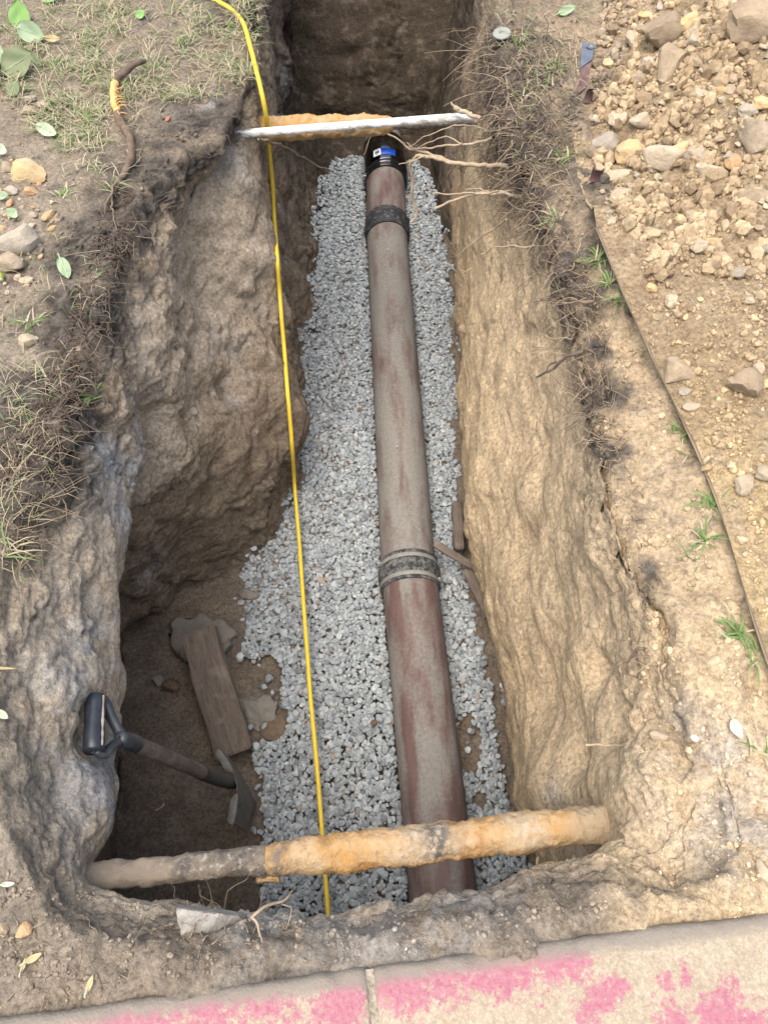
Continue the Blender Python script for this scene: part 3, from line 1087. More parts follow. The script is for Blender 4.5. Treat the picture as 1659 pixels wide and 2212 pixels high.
M['rubber_dusty'] = rubber_mat('dusty_rubber', .235, .85)
M['rubber_dark'] = rubber_mat('dark_rubber', .06, .62)
M['rubber_gloss'] = rubber_mat('glossy_rubber', 0, .07)
M['steel_dusty'] = simple_mat('dusty_steel', (0.17, 0.17, 0.155), (0.25, 0.25, 0.23), 60, 0.6, 0.1, 0.002)
M['steel'] = simple_mat('steel_band', (0.05, 0.05, 0.052), (0.09, 0.09, 0.092), 60, 0.2, 0.0, metal=0.9, spec=.5)
M['steel_dark'] = simple_mat('dark_band', (0.03, 0.03, 0.032), (0.06, 0.06, 0.06), 60, 0.45, 0.0, spec=.4)
M['zinc'] = simple_mat('zinc_screw', (0.45, 0.45, 0.44), (0.6, 0.6, 0.58), 80, 0.3, 0.0, metal=1.0, spec=.5)


def coupling(c, d, L, rm, bandm, bandr, label, screw_side=-1, rad=.109):
    d = d / np.linalg.norm(d)
    h = L / 2
    prof = [(-h, .1015), (-h, rad - .001), (-h + .004, rad + .001), (-h + .008, rad + .0005), (-h + .011, rad - .003), (-h + .030, rad - .003), (-h + .033, rad + .001),
            (-h + .037, rad + .0025), (-h * .3, rad + .0045), (0, rad + .005), (h * .3, rad + .0045), (h - .037, rad + .0025), (h - .033, rad + .001), (h - .030, rad - .003),
            (h - .011, rad - .003), (h - .008, rad + .0005), (h - .004, rad + .001), (h, rad - .001), (h, .1015)]
    V, F = lathe(prof, c, d, 96)
    o = link('rubber_coupling', mesh_np('rubber_coupling', V - RUN0, F), rm, run)
    tag(o, label)
    for s_ in (-h + .0205, h - .0205):
        pr = [(-.0075, rad - .0032), (-.0075, rad - .0012), (-.0065, rad - .0006), (.0065, rad - .0006), (.0075, rad - .0012), (.0075, rad - .0032)]
        V, F = lathe(pr, c + d * s_, d, 96)
        band = link('clamp_band', mesh_np('clamp_band', V - RUN0, F), bandm, o)
        # worm screw housing on the flank of the band
        A = np.cross([0, 0, 1.0], d)
        A /= np.linalg.norm(A)
        for sg in ((screw_side,) if s_ < 0 else (-screw_side,)):
            ang = .28
            pos = c + d * s_ + (A * -sg * math.cos(ang) + np.array([0, 0, 1]) * math.sin(ang)) * (rad + .004)
            tang = (A * sg * math.sin(ang) + np.array([0, 0, 1]) * math.cos(ang))
            V, F = tube([pos - tang * .017, pos - tang * .008, pos + tang * .008, pos + tang * .010, pos + tang * .017], [.0045, .0075, .0075, .0055, .0055], 10)
            link('clamp_screw', mesh_np('clamp_screw', V - RUN0, F, smooth=False), M['zinc'] if rm is M['rubber_gloss'] else bandm, o)
    return o


coupling((pN1 + pM0) / 2, (dN + dM) / 2, .115, M['rubber_dusty'], M['steel_dusty'], 0, 'wide dust-covered coupling at the middle of the pipe', 1)
coupling((pM1 + pS0) / 2, dM, .125, M['rubber_dark'], M['steel_dark'], 0, 'dull dark coupling ahead of the glossy one', -1)
cB = axis(832, 359)
blk = coupling(cB, dM, .31, M['rubber_gloss'], M['steel'], 0, 'glossy black coupling with a blue and white sticker under the white pipe', -1, .112)
M['shield'] = simple_mat('steel_shield', (0.20, 0.20, 0.205), (0.26, 0.26, 0.265), 30, 0.10, 0.0, metal=1.0, spec=.5)
V, F = lathe([(-.105, .1160), (-.105, .1166), (-.103, .1172), (.103, .1172), (.105, .1166), (.105, .1160)], cB, dM, 96)
link('steel_shield', mesh_np('steel_shield', V - RUN0, F), M['shield'], blk)
# sticker: a white square and a blue strip wrapped on the sleeve
M['label_white'] = simple_mat('label_white', (0.62, 0.66, 0.70), (0.7, 0.73, 0.76), 50, 0.5, 0)
M['label_blue'] = simple_mat('label_blue', (0.006, 0.045, 0.30), (0.008, 0.055, 0.36), 50, 0.4, 0)
M['label_ink'] = simple_mat('label_ink', (0.06, 0.07, 0.09), (0.10, 0.11, 0.13), 50, 0.5, 0)


def patch(c, d, s0, s1, a0, a1, r, name, mat, parent):
    A = np.cross([0, 0, 1.0], d)
    A /= np.linalg.norm(A)
    B = np.cross(d, A)
    ang = np.linspace(a0, a1, 14)
    rows_ = []
    for s_ in (s0, s1):
        for rr in (r, r - .0008):
            rows_.append(c + d * s_ + (np.cos(ang)[:, None] * A + np.sin(ang)[:, None] * B) * rr)
    V = np.vstack([rows_[0], rows_[2], rows_[3], rows_[1]])
    F = grid_faces(4, 14, wrap_n=True, flip=True)
    return link(name, mesh_np(name, V - RUN0, F), mat, parent)


A_ = lambda deg: R(deg)
S0_, S1_ = -.075, -.020
patch(cB, dM, S0_, S1_, A_(78), A_(99), .119, 'blue_sticker', M['label_blue'], blk)
patch(cB, dM, S0_ - .002, S1_ - .002, A_(99), A_(116), .1182, 'blue_sticker', M['label_blue'], blk)
patch(cB, dM, S0_ + .002, S1_ + .003, A_(58), A_(77.6), .1185, 'white_label', M['label_white'], blk)
patch(cB, dM, S0_ + .018, S1_ - .014, A_(62), A_(74), .119, 'label_mark', M['label_ink'], blk)
for ss in (S0_ + .011, S1_ - .006):
    patch(cB, dM, ss - .0015, ss + .0015, A_(62), A_(74), .119, 'label_line', M['label_ink'], blk)
# pipe going on into the end wall
V, F = lathe([(0, RP), (.16, RP)], cB + dM * .08, dM, 64)
link('pipe_section', mesh_np('pipe_section', V - RUN0, F, {'dust': np.full(len(V), .6)}), M['clay_pipe'], run)

# ------------------------------------------------------------------ gravel bed
GP = [(770, 322), (722, 345), (690, 400), (668, 450), (655, 545), (630, 605), (645, 690), (600, 790), (600, 900), (590, 1050), (560, 1150), (520, 1236), (530, 1300), (524, 1380), (545, 1420), (585, 1400),
      (612, 1440), (600, 1490), (618, 1540), (606, 1590), (545, 1598), (536, 1650), (572, 1690), (578, 1760), (562, 1840), (556, 1960), (556, 2200), (1300, 2200), (1230, 1900), (1165, 1780), (1140, 1660), (1128, 1560),
      (1110, 1450), (1095, 1330), (1050, 1200), (1040, 1050), (1040, 850), (1035, 700), (1020, 560), (975, 470), (930, 370), (900, 335)]
GPW = np.array([pt(x, y, -1.215)[:2] for x, y in GP])
BARE = [(pt(1010, 1600, -1.22)[:2], .055, .10), (pt(1040, 1720, -1.22)[:2], .03, .03), (pt(580, 1545, -1.22)[:2], .07, .06)]


def inpoly(p, poly):
    x, y = p[:, 0], p[:, 1]
    ins = np.zeros(len(p), bool)
    j = len(poly) - 1
    for i in range(len(poly)):
        xi, yi = poly[i]
        xj, yj = poly[j]
        c = ((yi > y) != (yj > y)) & (x < (xj - xi) * (y - yi) / (yj - yi + 1e-12) + xi)
        ins ^= c
        j = i
    return ins


def pipe_x(y):
    xm = np.interp(y, [pN0[1] - .5, pN0[1], pN1[1], pM1[1], 4.3], [pN0[0] - .5 * dN[0] / dN[1], pN0[0], pN1[0], pM1[0], pM1[0] + (4.3 - pM1[1]) * dM[0] / dM[1]])
    return xm


gx0, gx1, gy0, gy1, gs = -.62, .66, -.16, 4.2, .004
hx, hy = np.arange(gx0, gx1, gs), np.arange(gy0, gy1, gs)
HX, HY = np.meshgrid(hx, hy, indexing='ij')
hm = -1.262 + fbm(np.stack([HX.ravel(), HY.ravel(), np.zeros(HX.size)], 1), 3, 3).reshape(HX.shape) * .016
_cx, _cy = np.arange(gx0, gx1 + .02, .02), np.arange(gy0, gy1 + .02, .02)
_gz = np.full((len(_cx), len(_cy)), -1.3)
for _i, _x in enumerate(_cx):
    for _j, _y in enumerate(_cy):
        _p, _n, _k, _d = BVH.ray_cast(Vector((_x, _y, -1.02)), Vector((0, 0, -1)))
        if _p is not None:
            _gz[_i, _j] = _p.z
_ii = np.clip(np.round((HX - gx0) / .02).astype(int), 0, len(_cx) - 1)
_jj = np.clip(np.round((HY - gy0) / .02).astype(int), 0, len(_cy) - 1)
hm = np.maximum(hm, _gz[_ii, _jj] - .004)
prot2 = [rock_np(100 + k, 2, 10, .50, .82, .05, 1.6, (1, g1, g2)) for k, (g1, g2) in enumerate([(.8, .5), (.7, .5), (.9, .55), (.75, .6), (.85, .45), (.6, .5), (.95, .65), (.8, .42), (.7, .6), (.88, .5), (.66, .42), (.92, .5)])]
prot1 = [rock_np(100 + k, 1, 2, .6, .9, .1, 1.6, (1, .8, .55)) for k in range(6)]
gbag = Bag()


def rotm(ax, ay, az):
    return np.array(Matrix.Rotation(az, 3, 'Z') @ Matrix.Rotation(ay, 3, 'Y') @ Matrix.Rotation(ax, 3, 'X'))


def lay(points, smin, smax, sunk, fine=True):
    for (x, y) in points:
        r = random.uniform(smin, smax) * random.uniform(.85, 1.15)
        k = int(r / gs) + 1
        i, j = int((x - gx0) / gs), int((y - gy0) / gs)
        if i - k < 0 or j - k < 0 or i + k >= len(hx) or j + k >= len(hy):
            continue
        wnd = hm[i - k:i + k + 1, j - k:j + k + 1]
        dd = ((HX[i - k:i + k + 1, j - k:j + k + 1] - x) ** 2 + (HY[i - k:i + k + 1, j - k:j + k + 1] - y) ** 2) / max(r * .8, .0055) ** 2
        m_ = dd < 1
        hb = r * .55
        cap_ = np.sqrt(np.maximum(0, 1 - dd))
        need = (wnd + hb * cap_)[m_]
        z = np.partition(need, int(len(need) * sunk / 100))[int(len(need) * sunk / 100)]
        if z > -1.165:
            continue
        wnd[m_] = np.maximum(wnd, z + hb * .85 * cap_)[m_]
        P_ = prot2 if fine else prot1
        V, F = P_[random.randrange(len(P_))]
        V = V * r * np.array([1, random.uniform(.85, 1.15), random.uniform(.85, 1.2)])
        V = V @ rotm(random.gauss(0, .20), random.gauss(0, .20), random.uniform(0, 6.3)).T + np.array([x, y, z])
        gbag.add(V, F)


def candidates(n, margin):
    p = np.stack([RNG.uniform(gx0 + .03, gx1 - .03, n), RNG.uniform(gy0 + .03, gy1 - .03, n)], 1)
    jit = np.stack([fbm(np.column_stack([p, np.zeros(len(p))]), 9, 2, off=o_) for o_ in (1, 50)], 1) * .02
    ok = inpoly(p + jit, GPW)
    ok &= np.abs(p[:, 0] - pipe_x(p[:, 1])) > RP + margin
    for c, rx, ry in BARE:
        ok &= ((p[:, 0] - c[0]) / rx) ** 2 + ((p[:, 1] - c[1]) / ry) ** 2 > 1 + RNG.normal(0, .15, n)
    return p[ok]


def spaced(p, dmin):
    cell = {}
    keep = []
    for q in p:
        a, b = int(q[0] / dmin), int(q[1] / dmin)
        if any((q[0] - r_[0]) ** 2 + (q[1] - r_[1]) ** 2 < dmin * dmin for da in (-1, 0, 1) for db in (-1, 0, 1) for r_ in cell.get((a + da, b + db), ())):
            continue
        cell.setdefault((a, b), []).append(q)
        keep.append(q)
    return keep


lay(spaced(candidates(36000, .004), .0160), .010, .0145, 55, False)
lay(spaced(candidates(110000, .004), .0111), .0074, .0128, 40)
lay(spaced(candidates(22000, .006), .0215), .0080, .0145, 44)
lay(spaced(candidates(20000, .006), .0220), .0035, .0065, 60)
# strays that rolled off the bed
stray = []
for (px, py, n, sd) in [(545, 1610, 8, .03), (548, 1700, 5, .03), (555, 1780, 6, .025), (548, 1420, 5, .03), (520, 1300, 3, .02), (1020, 1600, 5, .03), (600, 1480, 5, .03), (560, 1880, 5, .02)]:
    c = pt(px, py, -1.25)[:2]
    stray += [tuple(c + RNG.normal(0, sd, 2)) for _ in range(n)]
lay(stray, .008, .015, 80)
gravel = link('gravel_bed', gbag.mesh('gravel_bed', False), M['gravel'])
tag(gravel, 'blue-grey crushed stone bedding along the trench floor', 'gravel', kind='stuff')
# brown wet stones among the gravel

# ------------------------------------------------------------------ old pipes across the trench
def rust_mat():
    m, t, b = new_mat('rust_crust')
    N = NT(t)
    n1 = N.noise(16, 5, 0.7)
    n2 = N.noise(60, 4, 0.7)
    c = N.mix(N.ramp(n1, [(0.35, 0), (0.62, 1)]), (0.45, 0.255, 0.09), (0.48, 0.345, 0.19))
    c = N.mix(N.ramp(n2, [(0.55, 0), (0.72, 0.8)]), c, (0.30, 0.155, 0.07))
    c = N.mix(N.math('MULTIPLY', N.attr('pale'), N.ramp(n2, [(0.3, 1), (0.6, 0.3)])), c, (0.50, 0.45, 0.36))
    c = N.mix(N.math('MULTIPLY', N.attr('bare'), N.ramp(n2, [(0.35, 0), (0.55, 1)])), c, (0.13, 0.125, 0.12))
    c = N.mix(N.attr('soil'), c, N.mix(n1, (0.34, 0.26, 0.165), (0.44, 0.35, 0.23)))
    t.links.new(c, b.inputs['Base Color'])
    b.inputs['Roughness'].default_value = 0.95
    b.inputs['Specular IOR Level'].default_value = 0.1
    t.links.new(N.bump(N.noise(75, 5, 0.75), 0.9, 0.01), b.inputs['Normal'])
    return m


def iron_mat():
    m, t, b = new_mat('old_iron')
    N = NT(t)
    n1 = N.noise(30, 5, 0.7)
    n2 = N.noise(85, 4, 0.75)
    c = N.mix(N.ramp(n1, [(0.38, 0), (0.6, 1)]), (0.085, 0.073, 0.063), (0.20, 0.165, 0.12))
    c = N.mix(N.ramp(n2, [(0.54, 0), (0.66, 0.9)]), c, (0.34, 0.315, 0.27))
    c = N.mix(N.ramp(n2, [(0.30, 0.8), (0.42, 0)]), c, (0.05, 0.045, 0.05))
    c = N.mix(N.attr('soil'), c, N.mix(n1, (0.16, 0.132, 0.10), (0.25, 0.208, 0.155)))
    t.links.new(c, b.inputs['Base Color'])
    b.inputs['Roughness'].default_value = 0.85
    t.links.new(N.bump(N.noise(70, 5, 0.7), 0.6, 0.006), b.inputs['Normal'])
    return m


M['rust'] = rust_mat()
M['iron'] = iron_mat()


def crust(P, rad, seed, amp=.35, sides=40):
    V, F = tube(P, rad, sides)
    c = np.repeat(P, sides, axis=0)
    c = np.vstack([c, P[0], P[-1]])
    rr = V - c
    l = np.linalg.norm(rr, axis=1)[:, None] + 1e-9
    n = fbm(V, 11, 3, .55, off=seed) * amp * .018 + fbm(V, 40, 4, .6, off=seed + 5) * .0042 + np.abs(fbm(V, 90, 2, off=seed)) * .002
    n[-2:] = 0
    return V + rr / l * n[:, None], F, rr[:, 2]


fp0, fp1 = pt(190, 1898, -.215), pt(1320, 1778, -.215)
fr = empty('rusty_pipe', tuple(pt(740, 1850, -.25)))
tag(fr, 'thick iron pipe in an orange rust crust crossing the near end of the trench', 'pipe')
FR0 = np.array(fr.location)
ln = lambda u: fp0 + (fp1 - fp0) * u
U = np.linspace(-.06, .42, 60)
P = np.array([ln(u) for u in U])
V, F, up = crust(P, .0235, 3, .08, 32)
soil_ = np.clip(sstep(pt(430, 1870, -.2)[0], pt(290, 1880, -.2)[0], V[:, 0]) + fbm(V, 20, 3) * .5 * (V[:, 0] < pt(470, 1870, -.2)[0]), 0, 1)
link('bare_pipe', mesh_np('bare_pipe', V - FR0, F, {'soil': soil_}), M['iron'], fr)
U = np.linspace(.335, 1.16, 250)
P = np.array([ln(u) for u in U])
rad = np.interp(U, [.335, .345, .36, .45, .55, .66, .72, .80, .90, 1.0, 1.1], [.025, .029, .031, .0335, .032, .030, .033, .034, .032, .036, .050])
P[:, 2] += np.sin(U * 23) * .003
V, F, up = crust(P, rad, 17)
x_ = (V - fp0) @ ((fp1 - fp0) / np.linalg.norm(fp1 - fp0)) / np.linalg.norm(fp1 - fp0)
palem = np.clip(.35 + up / .05, 0, 1) * np.clip(.3 + fbm(V, 9, 3, off=4), 0, 1)
bare = np.exp(-((x_ - .66) / .035) ** 2) * (up > .01) + .8 * np.exp(-((x_ - .36) / .02) ** 2)
soil_ = np.clip(sstep(.86, .97, x_ + fbm(V, 15, 3) * .04), 0, 1)
link('rust_crust', mesh_np('rust_crust', V - FR0, F, {'pale': palem, 'bare': bare, 'soil': soil_}), M['rust'], fr)
# flake hanging at the end of the crust
a, b_ = pt(556, 1903, -.235), pt(604, 1895, -.235)
V, F, up = crust(np.linspace(a, b_, 14), np.linspace(.007, .010, 14), 5, .1, 10)
link('rust_flake', mesh_np('rust_flake', V - FR0, F, {'pale': np.zeros(len(V)), 'bare': np.zeros(len(V))}), M['rust'], fr)

# far pair: white plastic pipe in front of a rusted one
wp0, wp1 = pt(495, 291, -.11), pt(1018, 251, -.11)


def pvc_mat():
    m, t, b = new_mat('white_plastic')
    N = NT(t)
    n = N.noise(55, 5, 0.75, vec=N.mapping(N.pos, (.5, 1, 1)))
    c = N.mix(N.ramp(n, [(0.47, 0), (0.60, 1)]), (0.78, 0.78, 0.75), (0.30, 0.27, 0.22))
    c = N.mix(N.ramp(N.noise(12, 3), [(0.5, 0), (0.7, 0.6)]), c, (0.55, 0.52, 0.45))
    t.links.new(c, b.inputs['Base Color'])
    b.inputs['Roughness'].default_value = 0.5
    return m


M['pvc'] = pvc_mat()
V, F = tube(np.linspace(wp0, wp1, 40), .0128, 24)
wpc = (wp0 + wp1) / 2
tag(link('plastic_pipe', mesh_np('plastic_pipe', V - wpc, F), M['pvc'], loc=tuple(wpc)), 'slim white plastic pipe speckled with dirt crossing the far part of the trench', 'pipe')
rp0, rp1 = pt(520, 279, -.165), pt(850, 270, -.165)
rr_ = empty('rusty_pipe', tuple(rp0))
tag(rr_, 'rust-caked pipe directly behind the slim white pipe', 'pipe')
U = np.linspace(0, 1, 110)
P = rp0 + (rp1 - rp0) * U[:, None]
rad = np.interp(U, [0, .2, .32, .45, .62, .68, .80, .93, .98, 1.0], [.030, .034, .037, .037, .036, .030, .033, .030, .022, .012])
V, F, up = crust(P, rad, 31, .3, 30)
link('rust_crust', mesh_np('rust_crust', V - rp0, F, {'pale': np.zeros(len(V)), 'bare': np.zeros(len(V))}), M['rust'], rr_)
P = np.linspace(rp1 - (rp1 - rp0) * .1, pt(1030, 262, -.165), 40)
V, F, up = crust(P, .014, 8, .05, 20)
link('bare_pipe', mesh_np('bare_pipe', V - rp0, F), M['iron'], rr_)

# ------------------------------------------------------------------ yellow line
def cord_mat():
    m, t, b = new_mat('yellow_plastic')
    N = NT(t)
    n = N.noise(40, 4, 0.7)
    c = N.mix(N.ramp(n, [(0.45, 0), (0.75, 0.7)]), (0.68, 0.49, 0.035), (0.46, 0.34, 0.08))
    t.links.new(c, b.inputs['Base Color'])
    b.inputs['Roughness'].default_value = 0.55
    return m


M['cord'] = cord_mat()
cp_ = []
for (px, py, lift) in [(420, -30, .008), (455, 0, .008), (497, 22, .008), (524, 50, .009)]:
    p, n = hit(px, py)
    cp_.append(np.array([p[0], p[1], p[2] + lift]))
cp_ += [pt(*q) for q in [(543, 105, .022), (556, 160, .008), (568, 210, -.03), (576, 255, -.10), (580, 300, -.19), (586, 370, -.33), (594, 480, -.52), (605, 640, -.75), (620, 820, -.98), (634, 1000, -1.12),
                         (646, 1160, -1.17), (657, 1320, -1.178), (671, 1500, -1.178), (684, 1650, -1.178), (698, 1830, -1.175), (711, 1990, -1.175), (722, 2120, -1.175)]]
P = resample(np.array(cp_), 240)
P[:, 0] += fbm(P, 3, 2, off=2) * .003
for k in range(30, 170):                               # it hangs clear of the wall
    o_ = np.array([0, 0, CAM_H])
    d_ = P[k] - o_
    L_ = np.linalg.norm(d_)
    q_, n_, i_, dist_ = BVH.ray_cast(Vector(o_), Vector(d_ / L_))
    if q_ is not None and dist_ - .03 < L_:
        P[k] = o_ + d_ / L_ * (dist_ - .03)
for _ in range(12):
    P[1:-1] = P[1:-1] * .5 + (P[:-2] + P[2:]) * .25
V, F = tube(P, .0075, 12)
tag(link('yellow_line', mesh_np('yellow_line', V - P[120], F), M['cord'], loc=tuple(P[120])), 'long yellow plastic line running down into the trench and along the gravel', 'cable')

# ------------------------------------------------------------------ shovel
M['black_plastic'] = simple_mat('black_plastic', (0.012, 0.016, 0.024), (0.030, 0.036, 0.045), 40, 0.38, 0.1, 0.002, spec=.5)
M['worn_plastic'] = simple_mat('worn_plastic', (0.016, 0.020, 0.026), (0.055, 0.062, 0.068), 30, 0.42, 0.15, 0.002, spec=.5)
M['mud_edge'] = simple_mat('dried_mud', (0.25, 0.23, 0.19), (0.34, 0.31, 0.26), 50, 0.9, 0.4, 0.004)


def wood_mat(name, c1, c2, c3, axis_scale, rough=.85):
    m, t, b = new_mat(name)
    N = NT(t)
    v = N.mapping(N.obj, axis_scale)
    n = N.noise(8, 5, 0.65, vec=v, dist=0.5)
    n2 = N.noise(30, 4, 0.7, vec=v)
    c = N.mix(N.ramp(n, [(0.3, 0), (0.7, 1)]), c1, c2)
    c = N.mix(N.ramp(n2, [(0.5, 0), (0.7, 0.7)]), c, c3)
    c = N.mix(N.ramp(N.noise(18, 3), [(0.55, 0), (0.75, .5)]), c, (0.25, 0.215, 0.17))
    t.links.new(c, b.inputs['Base Color'])
    b.inputs['Roughness'].default_value = rough
    t.links.new(N.bump(n2, 0.6, 0.004), b.inputs['Normal'])
    return m


def spade_steel():
    m, t, b = new_mat('spade_steel')
    N = NT(t)
    n = N.noise(22, 5, 0.7)
    c = N.mix(N.ramp(n, [(0.4, 0), (0.65, 1)]), (0.055, 0.055, 0.056), (0.13, 0.115, 0.095))
    t.links.new(c, b.inputs['Base Color'])
    b.inputs['Roughness'].default_value = 0.55
    b.inputs['Metallic'].default_value = 0.35
    return m


M['spade_steel'] = spade_steel()
M['tread'] = simple_mat('worn_tread', (0.09, 0.088, 0.082), (0.17, 0.162, 0.145), 40, 0.6, 0.1, 0.002, metal=.3)
M['dark_steel'] = simple_mat('dark_steel', (0.014, 0.014, 0.016), (0.035, 0.034, 0.034), 30, 0.5, 0.1, 0.002, spec=.5)
G0, G1 = pt(207, 1504, -.225), pt(203, 1624, -.215)
J = pt(268, 1596, -.285)
S = pt(497, 1694, -.975)
sh = empty('shovel', tuple(pt(505, 1790, -1.27)))
tag(sh, 'black handled shovel with wooden shaft standing in the dug-out hollow at lower left', 'shovel')
SH0 = np.array(sh.location)
gd = (G1 - G0) / np.linalg.norm(G1 - G0)
gl = np.linalg.norm(G1 - G0)
V, F = lathe([(0, .002), (0, .018), (.003, .0205), (.02, .0208), (gl / 2, .0198), (gl - .02, .0208), (gl - .003, .0205), (gl, .018), (gl, .002)], G0, gd, 32)
grip = link('grip', mesh_np('grip', V - SH0, F), M['black_plastic'], sh)
sd = (S - J) / np.linalg.norm(S - J)
perp = np.cross(sd, gd)
perp /= np.linalg.norm(perp)
# mud line caked along the grip
camdir = np.array([0, 0, CAM_H]) - (G0 + G1) / 2
camdir -= (camdir @ gd) * gd
camdir /= np.linalg.norm(camdir)
sidev = np.cross(gd, camdir)
if sidev[0] < 0:
    sidev = -sidev
q = np.linspace(0.006, gl - .006, 40)
P = np.array([G0 + gd * s_ + (camdir * .66 + sidev * .75) * .0198 for s_ in q])
V, F = tube(P, .0028 + fbm(P, 60, 3) * .0016, 8)
link('mud_line', mesh_np('mud_line', V - SH0, F), M['mud_edge'], grip)
for e in (G0 + gd * .006, G1 - gd * .006):
    mid1 = e + (J - (G0 + G1) / 2) * .30 + (e - (G0 + G1) / 2) * .06
    mid2 = e * .42 + J * .58 + (e - (G0 + G1) / 2) * .14
    P = resample(np.array([e + (e - J) * .06, e, mid1, mid2, J, J + sd * .02]), 26)
    V, F = tube(P, np.interp(np.linspace(0, 1, 26), [0, .15, .5, 1], [.012, .0135, .0105, .012]), 16, squash=.62)
    link('yoke_arm', mesh_np('yoke_arm', V - SH0, F), M['worn_plastic'], sh)
V, F = lathe([(-.018, .002), (-.018, .012), (.0, .016), (.02, .0175), (.05, .0185), (.060, .0180), (.060, .002)], J, sd, 28)
link('collar', mesh_np('collar', V - SH0, F), M['worn_plastic'], sh)
Ltot = np.linalg.norm(S - J)
M['shaft_wood'] = wood_mat('shaft_wood', (0.085, 0.068, 0.055), (0.15, 0.122, 0.10), (0.045, 0.037, 0.032), (3, 3, 1))
V, F = lathe([(.055, .0165), (Ltot * .35, .0175), (Ltot * .68, .0178)], J, sd, 24)
link('shaft', mesh_np('shaft', V - SH0, F), M['shaft_wood'], sh)
V, F = lathe([(Ltot * .66, .0185), (Ltot * .665, .0197), (Ltot * .69, .0195), (Ltot * .85, .0185), (Ltot * 1.0, .014), (Ltot * 1.06, .008)], J, sd, 24)
link('socket', mesh_np('socket', V - SH0, F), M['dark_steel'], sh)
# dished blade, seen almost edge on, with turned foot treads
wd = pt(513, 1792, -1.0) - pt(486, 1645, -1.0)
wd[2] = 0
wd /= np.linalg.norm(wd)
dn = np.array([.10, .02, -1.0])
dn /= np.linalg.norm(dn)
nrm = np.cross(wd, dn)
if nrm[0] < 0:
    nrm = -nrm
nuu, nvv = 33, 26
u = np.linspace(-1, 1, nuu)
v = np.linspace(0, 1, nvv)
Uq, Vq = np.meshgrid(u, v, indexing='ij')
hw = .108 * np.where(Vq < .35, 1 - .04 * Vq, (1 - .014) * (1 - np.clip((Vq - .35) / .65, 0, 1) ** 2.2 * .80))
Lb = .285
front = S[None, None] + wd * (Uq * hw)[..., None] + dn * (Vq * Lb)[..., None] + nrm * ((1 - Uq ** 2) * .030 * (1 - .5 * Vq) - .012)[..., None]
back = front + nrm * .003
V = np.vstack([front.reshape(-1, 3), back.reshape(-1, 3)])
nn = nuu * nvv
F = [grid_faces(nuu, nvv), grid_faces(nuu, nvv, flip=True) + nn]
i = np.arange(nuu - 1)
for e0 in (i * nvv, i * nvv + nvv - 1):
    F.append(np.stack([e0, e0 + nvv, e0 + nvv + nn, e0 + nn], 1))
jv = np.arange(nvv - 1)
for e0 in (jv, (nuu - 1) * nvv + jv):
    F.append(np.stack([e0, e0 + 1, e0 + 1 + nn, e0 + nn], 1))
blade = link('blade', mesh_np('blade', V - SH0, F), M['spade_steel'], sh)
for s0, s1 in ((-1, -.28), (.30, 1)):
    us = np.linspace(s0, s1, 16)
    edge = S + wd * (us * .108)[:, None] + nrm * ((1 - us ** 2) * .030 - .012)[:, None]
    wdt = np.interp(us, [s0, s0 + .12, s1 - .12, s1], [.006, .020, .020, .006])[:, None]
    outer = edge - nrm * wdt + dn * -.004
    V = np.vstack([edge, outer, edge + dn * .003, outer + dn * .003])
    F = [grid_faces(2, 16), grid_faces(2, 16, flip=True) + 32]
    j = np.arange(15)
    F.append(np.stack([16 + j, 17 + j, 49 + j, 48 + j], 1))
    link('foot_tread', mesh_np('foot_tread', V - SH0, F), M['tread'], blade)

# ------------------------------------------------------------------ plank, stakes
M['plank_wood'] = wood_mat('plank_wood', (0.090, 0.070, 0.054), (0.165, 0.132, 0.103), (0.045, 0.035, 0.028), (9, 1, 6))
pA, pB = (pt(387, 1368, -1.085) + pt(464, 1356, -1.085)) / 2, (pt(474, 1637, -1.20) + pt(536, 1622, -1.20)) / 2
ax_ = pA - pB
Lp = np.linalg.norm(ax_)
yv_ = ax_ / Lp
xv_ = pt(464, 1356, -1.085) - pt(387, 1368, -1.085)
xv_ -= (xv_ @ yv_) * yv_
Wp = np.linalg.norm(xv_)
xv_ /= Wp
xv_ = xv_ + np.array([0, 0, .10])
xv_ -= (xv_ @ yv_) * yv_
xv_ /= np.linalg.norm(xv_)
zv_ = np.cross(xv_, yv_)
bm = box_bm(Wp, Lp, .042, .004, 2)
bmesh.ops.subdivide_edges(bm, edges=[e for e in bm.edges if e.calc_length() > .2], cuts=24)
for vv in bm.verts:
    n = fbm(np.array([[vv.co.x * 4, vv.co.y, vv.co.z * 4]]), 7, 3)[0]
    vv.co.x += n * .008
    vv.co.y += fbm(np.array([vv.co[:]]), 22, 2)[0] * .006 if abs(vv.co.y) > Lp * .47 else 0
    vv.co.z += n * .0018
pl = link('plank', bm_mesh(bm, 'plank'), M['plank_wood'])
pl.matrix_world = Matrix((Vector((*xv_, 0)), Vector((*yv_, 0)), Vector((*zv_, 0)), Vector((0, 0, 0, 1)))).transposed() @ Matrix.Identity(4)
pl.location = tuple((pA + pB) / 2 - zv_ * .021)
tag(pl, 'short weathered brown plank leaning on a concrete lump in the dug-out hollow', 'plank')


